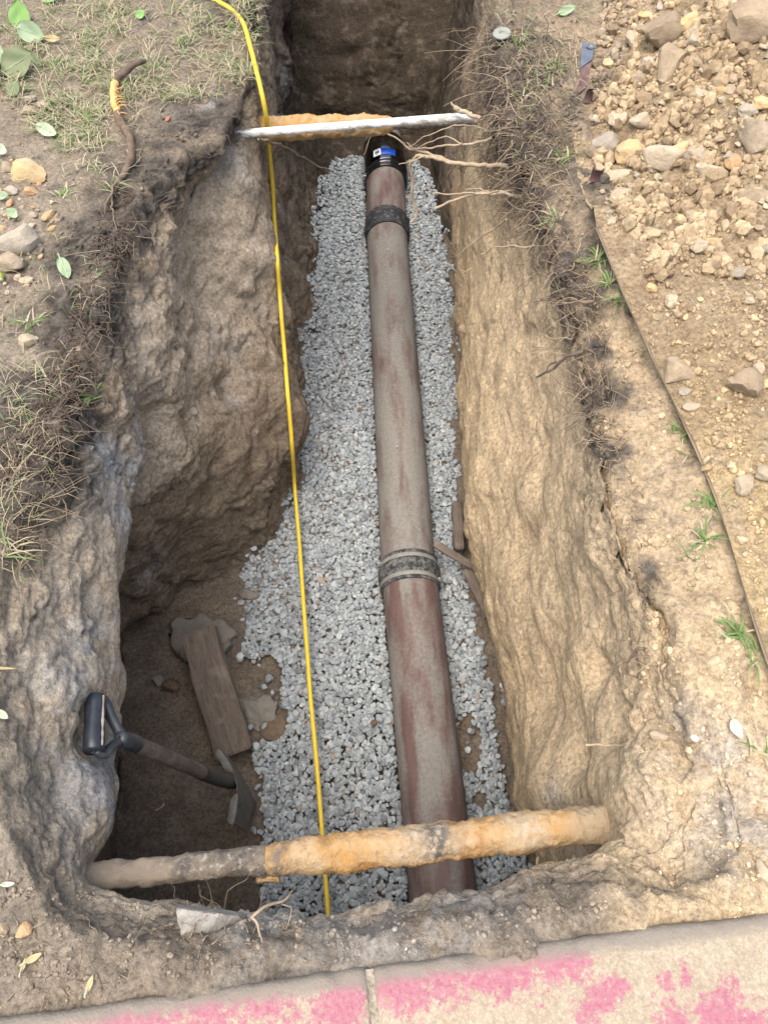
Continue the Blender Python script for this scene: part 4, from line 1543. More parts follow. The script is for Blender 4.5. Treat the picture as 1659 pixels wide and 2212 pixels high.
def lath(name, a, b, wdt, thk, label, cat, mat):
    a, b = np.array(a), np.array(b)
    d = b - a
    L = np.linalg.norm(d)
    y = d / L
    x = np.cross(y, [0, 0, 1.0])
    x /= np.linalg.norm(x)
    z = np.cross(x, y)
    bm = box_bm(wdt, L, thk, min(thk, wdt) * .2, 1)
    bmesh.ops.subdivide_edges(bm, edges=[e for e in bm.edges if e.calc_length() > L * .5], cuts=10)
    for vv in bm.verts:
        vv.co.x += fbm(np.array([vv.co[:]]), 18, 2, off=a[0] * 9)[0] * wdt * .12
        vv.co.z += fbm(np.array([vv.co[:]]), 12, 2, off=a[1] * 9)[0] * thk * .2
    o = link(name, bm_mesh(bm, name), mat)
    o.matrix_world = Matrix((Vector((*x, 0)), Vector((*y, 0)), Vector((*z, 0)), Vector((0, 0, 0, 1)))).transposed()
    o.location = tuple((a + b) / 2)
    return tag(o, label, cat)


lath('wooden_stake', pt(938, 1174, -1.13), pt(1085, 1262, -1.13), .028, .016, 'thin brown stake lying on gravel between the dusty coupling and right wall', 'stake', M['plank_wood'])
lath('board_offcut', pt(986, 1085, -1.17), pt(992, 1190, -1.19), .04, .05, 'dark upright board offcut wedged at the foot of the right wall', 'board', M['plank_wood'])
lath('board_offcut', pt(1022, 1225, -1.16), pt(1070, 1330, -1.17), .075, .02, 'flat brown board offcut lying below the thin stake at the right wall', 'board', M['plank_wood'])

# ------------------------------------------------------------------ stones as single things
def stone_mat(name, c1, c2, c3):
    m, t, b = new_mat(name)
    N = NT(t)
    v = N.obj
    n1 = N.noise(1.6, 5, 0.65, vec=v)
    n2 = N.noise(60, 4, 0.7)
    c = N.mix(N.ramp(n1, [(0.35, 0), (0.65, 1)]), c1, c2)
    c = N.mix(N.ramp(n2, [(0.52, 0), (0.7, 0.7)]), c, c3)
    k = N.math('MULTIPLY_ADD', N.objrand(), 0.35, 0.82)
    c = N.mix(1.0, c, k, 'MULTIPLY')
    t.links.new(c, b.inputs['Base Color'])
    b.inputs['Roughness'].default_value = 0.92
    b.inputs['Specular IOR Level'].default_value = 0.15
    t.links.new(N.bump(N.noise(70, 4, 0.75), 0.6, 0.008), b.inputs['Normal'])
    return m


SM = {
    'tan': stone_mat('tan_stone', (0.33, 0.265, 0.185), (0.42, 0.35, 0.255), (0.25, 0.195, 0.135)),
    'earth': stone_mat('earthy_clod', (0.29, 0.225, 0.150), (0.36, 0.285, 0.195), (0.23, 0.175, 0.115)),
    'gold': stone_mat('golden_stone', (0.47, 0.33, 0.165), (0.49, 0.385, 0.235), (0.38, 0.235, 0.11)),
    'orange': stone_mat('orange_stone', (0.46, 0.27, 0.13), (0.50, 0.36, 0.22), (0.36, 0.19, 0.09)),
    'grey': stone_mat('grey_stone', (0.30, 0.26, 0.20), (0.36, 0.32, 0.255), (0.25, 0.21, 0.155)),
    'pale': stone_mat('pale_stone', (0.36, 0.295, 0.205), (0.42, 0.355, 0.255), (0.29, 0.23, 0.155)),
    'brick': stone_mat('brick_bit', (0.36, 0.17, 0.10), (0.42, 0.23, 0.15), (0.30, 0.14, 0.09)),
    'concrete': stone_mat('old_concrete', (0.19, 0.175, 0.15), (0.25, 0.23, 0.20), (0.14, 0.125, 0.105)),
    'rimrock': stone_mat('rim_rock', (0.24, 0.225, 0.195), (0.38, 0.365, 0.33), (0.18, 0.16, 0.13)),
    'wet': stone_mat('brown_wet_stone', (0.13, 0.095, 0.065), (0.18, 0.135, 0.095), (0.09, 0.07, 0.05)),
}
RMESH = {}
for k in range(9):
    V, F = rock_np(300 + k, 3, [8, 10, 7, 12, 9, 8, 11, 7, 9][k], .42, .80, .13, 2.2, [(1, .8, .7), (1, .9, .6), (1, .7, .55), (1, .85, .75), (1, .6, .5), (1, .95, .8), (1, .75, .65), (1, .9, .5), (1, .65, .6)][k])
    RMESH[k] = (V, F)
RCACHE = {}


def rock_obj(name, mk, k, loc, size, rotz, tilt=(0, 0), asp=(1, 1, 1)):
    key = (k, mk)
    if key not in RCACHE:
        V, F = RMESH[k]
        me = mesh_np('stone', V, F)
        me.materials.append(SM[mk])
        try:
            me.set_sharp_from_angle(angle=R(38))
        except Exception:
            pass
        RCACHE[key] = me
    return link(name, RCACHE[key], None, loc=tuple(loc), rot=(tilt[0], tilt[1], rotz), scale=(size * asp[0], size * asp[1], size * asp[2]))


_cnt = [0]


def stone_at(px, py, w_, h_, mk, label=None, cat='stone', name='stone', group=None, sink=.30, k=None, rz=None, flat=.62):
    """w_, h_: size in the photograph"""
    p, n = shit(px, py + h_ * .25)
    dep = (p - np.array([0, 0, CAM_H])) @ np.array([0, CP, -SP])
    sx, sy = w_ / FPX * dep / 2, h_ / FPX * dep / 2 * 1.12
    _cnt[0] += 1
    k = _cnt[0] % 9 if k is None else k
    V, F = RMESH[k]
    ext = V.max(0) - V.min(0)
    hz = flat * (sx + sy) / 2 * 2
    asp = (2 * sx / ext[0], 2 * sy / ext[1], hz / ext[2])
    o = rock_obj(name, mk, k, (p[0], p[1], p[2] + hz * (.5 - sink)), 1.0, rz if rz is not None else random.uniform(-.3, .3), (random.uniform(-.15, .15), random.uniform(-.15, .15)), asp)
    if label:
        tag(o, label, cat, group)
    return o


BIG = [
    (1418, 66, 112, 78, 'earth', 'large earthy slab stone propped among stones at the top of the spoil', 2, .5),
    (1486, 44, 46, 62, 'gold', 'smooth golden stone leaning on the large earthy slab', 4, 1.1),
    (1392, 30, 34, 20, 'gold', 'flat golden stone above the large earthy slab', 7, 0),
    (1632, 38, 110, 125, 'earth', 'biggest tan boulder in the top right corner', 5, .3),
    (1447, 120, 52, 100, 'earth', 'long clay clod hanging below the large earthy slab', 4, -.3),
    (1367, 76, 36, 44, 'tan', 'tan stone against the left end of the earthy slab', None, None),
    (1551, 62, 32, 30, 'earth', 'dull brown stone left of the biggest boulder', 5, 0),
    (1508, 133, 35, 31, 'earth', 'round brown stone below the golden leaning stone', 5, 0),
    (1497, 84, 32, 34, 'pale', 'pale stone just below the golden leaning stone', None, None),
    (1330, 256, 50, 48, 'pale', 'blocky pale stone above the grey wedge stone', 3, .2),
    (1385, 252, 34, 50, 'tan', 'upright tan stone right of the blocky pale stone', 4, 1.4),
    (1301, 307, 64, 52, 'grey', 'grey wedge-shaped stone at the left of the row of large stones', 2, .3),
    (1365, 322, 68, 62, 'gold', 'rounded yellowish stone in the row of large stones', 5, .4),
    (1436, 329, 58, 80, 'pale', 'upright stone with a pale vein right of the rounded yellowish one', 0, 1.2),
    (1471, 314, 30, 52, 'gold', 'narrow golden stone touching the veined upright stone', 4, 1.5),
    (1330, 377, 64, 30, 'pale', 'low pale stone under the row of large stones', 7, .1),
    (1535, 369, 55, 62, 'tan', 'broad tan stone between the veined stone and the golden pink one', 1, .8),
    (1577, 347, 42, 46, 'orange', 'golden pink stone beside the broad tan stone', 3, .3),
    (1645, 219, 38, 42, 'gold', 'golden stone at the right edge above the grey-brown boulder', 5, .2),
    (1564, 194, 30, 34, 'gold', 'yellow stone in the middle of the upper spoil', 0, .9),
    (1615, 234, 40, 40, 'grey', 'grey rounded stone left of the golden edge stone', 5, .5),
    (1641, 287, 78, 90, 'tan', 'large grey-brown boulder cut by the right edge', 1, .4),
    (1506, 329, 48, 48, 'tan', 'tan stone just right of the narrow golden stone', None, None),
    (1626, 420, 84, 42, 'earth', 'wide earthy clod near the right edge below the stone row', 7, .1),
    (1338, 413, 48, 34, 'pale', 'low pale stone beside the rusty curl', 7, .2),
    (1506, 527, 46, 42, 'tan', 'square tan stone with an orange stone at its side', 3, 0),
    (1542, 516, 22, 34, 'orange', 'small orange stone beside the square tan stone', 0, 1.2),
    (1561, 549, 28, 24, 'earth', 'small brown stone below the small orange stone', 5, 0),
    (1594, 580, 50, 34, 'grey', 'pale grey flat stone near the right edge below the square tan stone', 7, .3),
    (1645, 530, 40, 30, 'grey', 'grey stone half out of frame at the right edge', 2, .2),
    (1403, 132, 30, 30, 'grey', 'grey stone left of the long clay clod', 5, 0),
    (1462, 795, 72, 56, 'earth', 'half buried tan clod just inside the sheet edge', 1, .2),
    (1601, 819, 84, 60, 'earth', 'large blocky clod alone on the bare lower spoil', 8, .25),
    (1476, 842, 32, 20, 'grey', 'small grey stone under the half buried clod', 7, .4),
    (1489, 873, 42, 26, 'pale', 'pale flat stone near the sheet edge', 7, .2),
    (1603, 1042, 48, 42, 'tan', 'tan stone low on the right beside an orange pebble', 3, .3),
    (1654, 1016, 40, 44, 'pale', 'pale stone cut by the right edge low on the spoil', 5, 0),
    (1447, 647, 32, 36, 'tan', 'tan stone amid grit near the upper sheet edge', 3, .1),
    (1409, 618, 25, 25, 'gold', 'small yellow stone amid grit near the upper sheet edge', 5, .1),
    (1637, 793, 27, 27, 'tan', 'small tan stone right of the large blocky clod', 3, .4),
    (60, 372, 84, 54, 'gold', 'large yellowish stone on the left bank under a pale green leaf', 1, .1),
    (44, 514, 94, 64, 'grey', 'big angular grey stone at the left edge', 2, .4),
    (107, 464, 32, 28, 'gold', 'small golden stone right of the big angular grey stone', 3, .3),
    (67, 411, 31, 26, 'orange', 'orange stone below the large yellowish stone', 0, .2),
    (32, 409, 35, 28, 'grey', 'grey stone left of the orange stone on the left bank', 5, .1),
    (17, 360, 30, 28, 'tan', 'tan stone at the left edge beside the large yellowish stone', None, None),
    (97, 222, 30, 22, 'tan', 'tan stone right of the pale grey stone below the big leaves', 7, .1),
    (65, 211, 30, 18, 'grey', 'pale grey stone directly below the big leaves', 7, .2),
    (64, 237, 36, 22, 'tan', 'flat tan stone below the pale grey one near the leaves', 1, .1),
    (36, 563, 70, 52, 'tan', 'tan rounded clod under the big angular grey stone', 5, .2),
    (58, 602, 32, 20, 'pale', 'small pale pebble right of the green acorn at left edge', 7, .2),
    (63, 730, 40, 38, 'pale', 'pinkish lone stone in the dry grass on the left', 0, .8),
    (53, 2003, 36, 30, 'orange', 'orange brown stone on the soil in the lower left', 8, 1.0),
    (11, 2003, 32, 26, 'earth', 'dull clod at the left edge beside the orange brown stone', 5, 0),
    (1654, 1876, 34, 62, 'pale', 'pale rock at the right edge above the pavement', 5, .2),
]
for (px, py, w_, h_, mk, lab, k, rz) in BIG:
    stone_at(px, py, w_, h_, mk, lab, k=k, rz=rz, flat=.72 if max(w_, h_) > 55 else .62)
# in the trench
def rough_rock(name, px, py, w_, h_, hgt, mk, label, cat, seed, rz=0.0, sink=.35, rough=.22):
    p, n = hit(px, py + h_ * .2)
    dep = (p - np.array([0, 0, CAM_H])) @ np.array([0, CP, -SP])
    V, F = rock_np(seed, 4, 11, .45, .85, .05, 1.5, (1, 1, 1))
    V = V / (np.abs(V).max(0))
    V = V * (1 + fbm(V, 1.6, 2, off=seed)[:, None] * rough + fbm(V, 4.5, 4, .6, off=seed)[:, None] * rough * .45)
    V = V * np.array([w_ / FPX * dep / 2, h_ / FPX * dep / 2 * 1.1, hgt])
    V = V @ rotm(0, 0, rz).T
    o = link(name, mesh_np(name, V, F), SM[mk], loc=(p[0], p[1], p[2] + hgt * (1 - 2 * sink)))
    return tag(o, label, cat)


rough_rock('concrete_lump', 450, 1368, 170, 112, .06, 'concrete', 'rough grey concrete lump under the upper end of the plank', 'rubble', 41, -.45, .3)
rough_rock('rock', 556, 1520, 80, 84, .045, 'concrete', 'brown rounded rock half sunk between plank and gravel', 'rock', 42, .3, .3)
stone_at(588, 1556, 60, 60, 'wet', 'flat earthy clod beside the brown rounded rock', 'clod', 'clod', k=7, rz=.9, flat=.35)
stone_at(345, 1467, 28, 22, 'concrete', 'small grey stone left of the plank on the dirt floor', k=5)
stone_at(376, 1474, 40, 30, 'wet', 'brown stone touching the plank on the dirt floor', k=5)
stone_at(540, 1275, 46, 30, 'concrete', 'flat muddy stone at the gravel edge above the concrete lump', k=7)
stone_at(415, 880, 18, 26, 'grey', 'single pale stone embedded in the left wall', k=4, rz=1.2, sink=.5)
stone_at(1002, 705, 20, 24, 'earth', 'small stone sticking out of the dark foot of the right wall', k=5, sink=.4)
rough_rock('rock', 452, 1990, 176, 78, .075, 'rimrock', 'large pale grey rock on the near rim below the rusty pipe', 'rock', 52, .12, .14, .10)
stone_at(1425, 1582, 26, 38, 'pale', 'pale stone set in the clay near the right rim above the pipe', k=0, rz=1.2)
for (px, py, lab) in [(779, 885, 'brown stone on the gravel left of the pipe middle'), (968, 1470, 'rust brown pebble in the gravel right of the near pipe'), (930, 1310, None),
                      (810, 1560, 'brown wet pebble in the gravel by the pipe near the lower end')]:
    if lab:
        p = pt(px, py, -1.195)
        tag(rock_obj('stone', 'wet', 5, p, .017, random.uniform(0, 3), (0, 0), (1, .8, .5)), lab, 'stone')
for (px, py, w_, lab) in [(196, 242, 12, 'orange brick bit on the dark soil left of the torn root'), (364, 256, 14, 'orange brick bit on the cracked grey clay right of the torn root')]:
    stone_at(px, py, w_, w_, 'brick', lab, 'brick bit', 'brick_bit', k=3)

# many small stones that nothing tells apart: as single objects, sharing a label
COLW = {'tan': 'tan', 'earth': 'brown', 'pale': 'pale', 'gold': 'golden', 'grey': 'grey', 'orange': 'orange'}
PENDING = {}
ORD = ['', 'second ', 'third ', 'fourth ', 'fifth ', 'sixth ', 'seventh ', 'eighth ', 'ninth ', 'tenth ']


def short(lab):
    wds = lab.split()
    stop = {'above', 'below', 'among', 'at', 'in', 'under', 'beside', 'left', 'right', 'against', 'just', 'near', 'between', 'on', 'touching', 'propped', 'leaning', 'hanging', 'directly', 'alone', 'cut', 'with', 'half', 'amid', 'low', 'inside', 'level'}
    out = []
    for w_ in wds:
        if w_ in stop and len(out) >= 2 and any(x in ('stone', 'clod', 'boulder', 'rock') for x in out):
            break
        out.append(w_)
    return ' '.join(out[:6])


def scatter(n, region, smin, smax, kinds, group, seed, dens=None):
    g = np.random.default_rng(seed)
    poly = np.array(region, float)
    made = 0
    tries = 0
    while made < n and tries < n * 30:
        tries += 1
        px, py = g.uniform(poly[:, 0].min(), poly[:, 0].max()), g.uniform(poly[:, 1].min(), poly[:, 1].max())
        if not inpoly(np.array([[px, py]]), poly)[0]:
            continue
        if dens is not None and g.uniform() > dens(px, py):
            continue
        s_ = smin * (smax / smin) ** (g.uniform() ** 1.8)
        mk = kinds[int(g.integers(len(kinds)))]
        o = stone_at(px, py, s_, s_ * g.uniform(.65, .95), mk, None, sink=.35, rz=g.uniform(0, 3.1))
        made += 1
        best = min(BIG, key=lambda q: (q[0] - px) ** 2 + (q[1] - py) ** 2)
        dx, dy = px - best[0], py - best[1]
        rel = ('right of' if dx > 0 else 'left of') if abs(dx) > abs(dy) else ('below' if dy > 0 else 'above')
        size = 'tiny' if s_ < 14 else ('small' if s_ < 20 else 'fist-sized')
        base = '%s %s loose stone %s the %s' % (size, COLW[mk], rel, short(best[5]))
        PENDING.setdefault(base, []).append((dx * dx + dy * dy, o, group))


def label_stones():
    for base, lst in PENDING.items():
        lst.sort(key=lambda q: q[0])
        for k, (d, o, group) in enumerate(lst):
            tag(o, (('' if len(lst) == 1 else 'nearest ' if k == 0 else ORD[min(k, 9)] + 'nearest ') + base), 'stone', group)


clump = lambda px, py: float(np.clip(.35 + perlin(np.array([[px / 90, py / 90, 3.3]]))[0] * 1.3, 0.04, 1))
scatter(235, [(1310, 0), (1659, 0), (1659, 640), (1560, 640), (1350, 560), (1270, 330), (1275, 150)], 11, 32, ['tan', 'earth', 'earth', 'tan', 'pale', 'gold', 'grey', 'earth'],
        'loose stones on the upper spoil', 5, clump)
scatter(52, [(1400, 640), (1659, 640), (1659, 1330), (1620, 1260), (1520, 960), (1420, 720)], 9, 24, ['tan', 'earth', 'pale', 'gold'],
        'loose stones on the lower spoil', 6)
scatter(46, [(0, 330), (110, 380), (130, 480), (90, 560), (70, 640), (0, 640)], 9, 26, ['tan', 'pale', 'earth', 'grey', 'orange'],
        'loose stones at the left edge', 7)
label_stones()

# ------------------------------------------------------------------ crumbs of soil: nobody could count them
def crumb_mat():
    m, t, b = new_mat('soil_crumb')
    N = NT(t)
    c = N.mix(1.0, N.attr('rnd', 'Color'), N.ramp(N.noise(110, 3, 0.7), [(0.3, 0.75), (0.7, 1.2)]), 'MULTIPLY')
    t.links.new(c, b.inputs['Base Color'])
    b.inputs['Roughness'].default_value = 0.95
    b.inputs['Specular IOR Level'].default_value = 0.1
    return m


M['crumb'] = crumb_mat()


def under(px, py):
    """place, normal and soil colour at this place of the photograph"""
    v = Vector(ray(px, py))
    o = Vector((0, 0, CAM_H))
    best = None
    for B, Fc, Cc in ((SBVH, SF, sc_), (BVH, GF, GCOL)):
        p, n, i, d = B.ray_cast(o, v)
        if p is not None and (best is None or d < best[2]):
            best = (np.array(p), np.array(n) if n.z > 0 else -np.array(n), d, Cc[Fc[i][0]])
    return best[0], best[1], best[3]


crv = [rock_np(500 + k, 1, 3, .6, .9, .15, 2, (1, .85, .7)) for k in range(5)]


def crumbs(name, areas, mat, label, seed):
    g = np.random.default_rng(seed)
    bag = Bag()
    for (poly, n, smin, smax) in areas:
        poly = np.array(poly, float)
        pp = np.stack([g.uniform(poly[:, 0].min(), poly[:, 0].max(), n), g.uniform(poly[:, 1].min(), poly[:, 1].max(), n)], 1)
        pp = pp[inpoly(pp, poly)]
        dn_ = perlin(np.column_stack([pp / 70, np.full(len(pp), seed * 1.7)]))
        pp = pp[g.uniform(0, 1, len(pp)) < np.clip(.45 + dn_ * 1.4, .05, 1)]
        for (px, py) in pp:
            p, n_, col_ = under(px, py)
            if n_[2] < .35:
                continue
            r = smin * (smax / smin) ** (g.uniform() ** 2.2)
            V, F = crv[int(g.integers(5))]
            V = V * r * g.uniform(.7, 1.2, 3) @ rotm(*g.uniform(0, 6, 3)).T + p + np.array([0, 0, r * .35])
            bag.add(V, F, np.tile(col_ * g.uniform(.75, 1.3), (len(V), 1)))
    o = link(name, bag.mesh(name, False), mat)
    return tag(o, label, 'soil', kind='stuff')


SPPOLY = [(1300, 0), (1659, 0), (1659, 1420), (1600, 1250), (1500, 970), (1400, 760), (1300, 520), (1250, 330), (1262, 150)]
crumbs('soil_crumbs', [(SPPOLY, 8000, .0014, .0065), ([(1300, 0), (1659, 0), (1659, 600), (1400, 600), (1270, 330)], 9500, .004, .024), ([(1300, 480), (1659, 560), (1659, 1300), (1500, 960)], 1500, .003, .012),
                       ([(1560, 1960), (1659, 1940), (1659, 2130), (1580, 2080)], 260, .0015, .005), ([(1060, 1880), (1659, 1780), (1659, 1960), (1100, 2000)], 900, .0015, .006),
                       ([(1280, 500), (1659, 1450), (1659, 1900), (1400, 1800), (1300, 1000), (1180, 500)], 4200, .0018, .009)], M['crumb'], 'loose tan soil crumbs strewn over the spoil', 3)
crumbs('dark_crumbs', [([(0, 0), (560, 0), (560, 330), (330, 420), (240, 560), (150, 1000), (60, 1250), (0, 1300)], 3600, .0018, .008), ([(0, 1850), (200, 1880), (560, 1990), (560, 2090), (0, 2190)], 1500, .0015, .006),
                       ([(200, 480), (290, 480), (200, 800), (110, 1100), (60, 1100), (150, 800)], 2200, .003, .010), ([(560, 1990), (1200, 1960), (1200, 2050), (560, 2090)], 900, .0015, .006),
                       ([(260, 1400), (520, 1420), (560, 1850), (290, 1830)], 900, .0018, .007), ([(1060, 40), (1260, 40), (1260, 480), (1180, 500), (1100, 300)], 1500, .002, .009)],
       M['crumb'], 'dark soil crumbs on the left bank and trench floor', 4)

# ------------------------------------------------------------------ roots
M['root_pale'] = simple_mat('pale_root', (0.34, 0.26, 0.17), (0.47, 0.38, 0.265), 60, 0.85, 0.2, 0.002, rnd=(.45, 1.15))
M['root_brown'] = simple_mat('brown_root', (0.16, 0.115, 0.08), (0.30, 0.225, 0.15), 50, 0.9, 0.3, 0.003, rnd=(.6, 1.2))
M['root_mix'] = simple_mat('mixed_root', (0.26, 0.20, 0.135), (0.42, 0.335, 0.23), 50, 0.9, 0.2, 0.003, rnd=(.25, 1.15))
M['root_dark'] = simple_mat('dark_root', (0.085, 0.062, 0.048), (0.16, 0.12, 0.09), 50, 0.9, 0.3, 0.003)
M['torn_wood'] = simple_mat('torn_wood', (0.55, 0.31, 0.10), (0.66, 0.44, 0.19), 60, 0.8, 0.2, 0.002)


def wig(P, amp, scale, seed):
    P = P.copy()
    for c in range(3):
        P[:, c] += fbm(P, scale, 2, off=seed + 13 * c) * amp
    return P


def root_obj(name, paths, mat, label, cat='root'):
    """paths: list of ([(px,py,z)...] or world points, r0, r1)"""
    base = None
    bag = Bag()
    for (pp, r0, r1) in paths:
        P = np.array([pt(*q) for q in pp])
        P = resample(P, max(8, len(pp) * 7))
        P = wig(P, .006, 22, len(bag.v) * 3.1)
        if base is None:
            base = P[0].copy()
        V, F = tube(P - base, np.linspace(r0, r1, len(P)) * (1 + .15 * fbm(P, 50, 2)), 7)
        bag.add(V, F, .6)
    o = link(name, bag.mesh(name), mat, loc=tuple(base))
    return tag(o, label, cat)


root_obj('tree_root', [([(1120, 366, -.13), (1073, 359, -.15), (982, 352, -.19), (920, 337, -.21), (888, 348, -.24), (890, 385, -.30), (891, 428, -.37), (900, 466, -.43), (888, 480, -.45)], .0075, .0045),
                       ([(979, 349, -.19), (910, 330, -.22), (877, 319, -.24), (859, 302, -.25), (819, 286, -.25), (801, 301, -.30), (785, 336, -.36)], .0055, .0014),
                       ([(920, 338, -.21), (897, 345, -.22), (862, 358, -.25)], .003, .0015), ([(891, 420, -.36), (878, 426, -.37)], .002, .001), ([(897, 452, -.41), (880, 458, -.42)], .002, .001),
                       ([(985, 352, -.19), (968, 380, -.28), (960, 412, -.36)], .003, .001), ([(1010, 354, -.18), (998, 385, -.26), (992, 410, -.32)], .002, .001)],
         M['root_pale'], 'pale forked root reaching from the right bank over the black coupling')
root_obj('tree_root', [([(1060, 300, -.10), (1000, 312, -.14), (961, 315, -.17), (903, 321, -.21), (878, 308, -.23)], .0045, .002), ([(1000, 312, -.14), (960, 296, -.16), (905, 318, -.19)], .003, .0012),
                       ([(1050, 280, -.1), (990, 270, -.12), (930, 290, -.15), (880, 320, -.2)], .003, .001)],
         M['root_pale'], 'thin tangled root just above the pale forked root')
root_obj('tree_root', [([(1130, 424, -.12), (1055, 417, -.17), (993, 428, -.22), (942, 450, -.27)], .0055, .004), ([(1110, 412, -.13), (1019, 417, -.19), (935, 419, -.24)], .003, .002),
                       ([(1060, 417, -.17), (1030, 406, -.2), (1005, 408, -.22)], .003, .0015)], M['root_pale'], 'cut pale root with a blunt white end below the forked root')
root_obj('tree_root', [([(1090, 475, -.12), (1062, 497, -.2), (1026, 522, -.28), (997, 544, -.34), (990, 573, -.40), (1001, 586, -.42), (1019, 580, -.42)], .003, .0018)],
         M['root_pale'], 'thin root curling into a hook beside the right wall')
root_obj('tree_root', [([(1150, 530, -.10), (1109, 533, -.15), (1070, 535, -.2), (1030, 558, -.28)], .003, .0015), ([(1109, 533, -.15), (1085, 520, -.2)], .002, .001)],
         M['root_pale'], 'thin straight root on the right wall below the hooked one')
root_obj('tree_root', [([(980, 232, -.07), (1010, 243, -.07), (1040, 258, -.06)], .008, .006), ([(990, 240, -.07), (975, 222, -.09)], .004, .003)],
         M['root_pale'], 'short thick root stub lying over the right end of the white pipe')
root_obj('tree_root', [([(560, 300, -.10), (590, 308, -.15), (620, 319, -.22), (664, 344, -.3), (700, 362, -.36), (733, 380, -.42)], .005, .0018), ([(620, 319, -.22), (600, 322, -.25), (590, 340, -.3)], .003, .001),
                       ([(655, 340, -.29), (656, 370, -.38), (661, 395, -.45)], .002, .0008)], M['root_brown'], 'dark forked root hanging from the left bank below the white pipe')
root_obj('tree_root', [([(225, 570, -.02), (260, 578, -.06), (310, 598, -.14), (350, 612, -.20), (378, 614, -.22)], .0045, .002), ([(340, 608, -.18), (356, 594, -.19), (395, 580, -.22)], .002, .001),
                       ([(228, 572, -.02), (200, 605, -.01), (182, 612, 0)], .003, .0015)], M['root_brown'], 'thin brown root poking out of the left bank halfway up')
root_obj('tree_root', [([(545, 1984, -.05), (575, 1965, -.06), (617, 1943, -.09), (631, 1923, -.12)], .003, .0015), ([(545, 1984, -.05), (562, 2010, -.04), (572, 2050, -.03)], .0025, .0012),
                       ([(608, 1948, -.09), (626, 1958, -.1)], .0015, .001)], M['root_pale'], 'bent grey rootlet on the near rim right of the pale rock')
root_obj('tree_root', [([(1162, 1845, -.24), (1155, 1874, -.26), (1140, 1904, -.28), (1140, 1945, -.26)], .0032, .0016), ([(1140, 1904, -.28), (1122, 1925, -.26), (1090, 1945, -.22)], .0018, .001)],
         M['root_pale'], 'pale rootlet dangling under the right end of the rusty crust')
root_obj('tree_root', [([(1268, 1612, -.22), (1310, 1614, -.2), (1340, 1611, -.17), (1368, 1605, -.14), (1395, 1608, -.12), (1420, 1620, -.1)], .0028, .0015)],
         M['root_pale'], 'long straight pale rootlet on the right wall above the rusty pipe')
root_obj('tree_root', [([(1319, 1909, -.10), (1350, 1909, -.10), (1418, 1916, -.08)], .005, .006)], M['root_brown'], 'grey stick lying on the soil below the right end of the rusty pipe', 'stick')
root_obj('tree_root', [([(1395, 1402, -.03), (1372, 1408, -.06), (1352, 1440, -.12), (1340, 1470, -.16)], .004, .0015), ([(1372, 1408, -.06), (1340, 1440, -.12)], .002, .001)],
         M['root_brown'], 'dark root crossing the crack in the right clay bank')
root_obj('tree_root', [([(1160, 815, -.14), (1190, 800, -.1), (1220, 775, -.06), (1262, 757, -.02)], .0025, .005), ([(1180, 800, -.1), (1200, 778, -.06)], .0015, .0025)],
         M['root_dark'], 'dark slanting root at the top of the right wall')
root_obj('tree_root', [([(1206, 640, -.10), (1230, 645, -.05), (1285, 655, 0.0)], .0025, .005), ([(1160, 645, -.18), (1200, 650, -.1), (1240, 652, -.04)], .002, .003), ([(1150, 655, -.2), (1185, 640, -.12)], .0015, .002)],
         M['root_brown'], 'bundle of cut brown roots at the right rim level with the upper sheet edge')
# torn root on the left bank
tr = []
for (px, py, lift) in [(322, 151, .03), (306, 160, .035), (288, 171, .035), (262, 191, .03), (252, 210, .025), (251, 228, .02), (258, 256, .014), (268, 280, .012), (282, 302, .012), (288, 335, .010), (283, 356, .010), (272, 376, .008), (256, 398, .004), (244, 425, 0.0)]:
    p, n = hit(px, py)
    tr.append(p + np.array([0, 0, lift]))
tr = wig(resample(np.array(tr), 70), .004, 18, 2)
trE = empty('torn_root', tuple(tr[60]))
tag(trE, 'thick torn root on the left bank with bright orange splintered wood', 'root')
T0 = tr[60].copy()
rad = np.interp(np.linspace(0, 1, 70), [0, .08, .3, .6, .85, 1], [.006, .0105, .0115, .0125, .010, .005])
V, F = tube(tr[:16] - T0, rad[:16], 12, wob=.12, wscale=30)
link('bark', mesh_np('bark', V, F), M['root_dark'], trE)
V, F = tube(tr[13:34] - T0, rad[13:34] * np.interp(np.arange(21), [0, 4, 14, 20], [.8, 1.0, .9, .7]), 12, wob=.3, wscale=45)
ex = link('exposed_wood', mesh_np('exposed_wood', V, F), M['torn_wood'], trE)
V, F = tube(tr[31:] - T0, rad[31:], 12, wob=.14, wscale=30)
link('bark', mesh_np('bark', V, F), M['root_brown'], trE)
for k in range(22):
    a = tr[20 + (k * 5) % 11] - T0
    d = np.array([random.uniform(.3, 1.0), random.uniform(-.9, -.1), random.uniform(.1, .5)])
    d /= np.linalg.norm(d)
    L = random.uniform(.025, .065)
    V, F = tube(wig(np.array([a + d * L * t_ for t_ in np.linspace(0, 1, 6)]), .005, 40, k), np.linspace(.0026, .0008, 6), 5)
    link('splinter', mesh_np('splinter', V, F), M['torn_wood'], ex)
for k, (pp) in enumerate([[(256, 398), (235, 440), (228, 470)], [(262, 390), (248, 410), (243, 445), (250, 480), (255, 505)], [(275, 372), (302, 352), (308, 322)]]):
    P = np.array([hit(*q)[0] + np.array([0, 0, .008]) for q in pp])
    V, F = tube(wig(resample(P, 20), .006, 25, k) - T0, np.linspace(.004, .0012, 20), 6)
    link('side_root', mesh_np('side_root', V, F), M['root_pale'], trE)

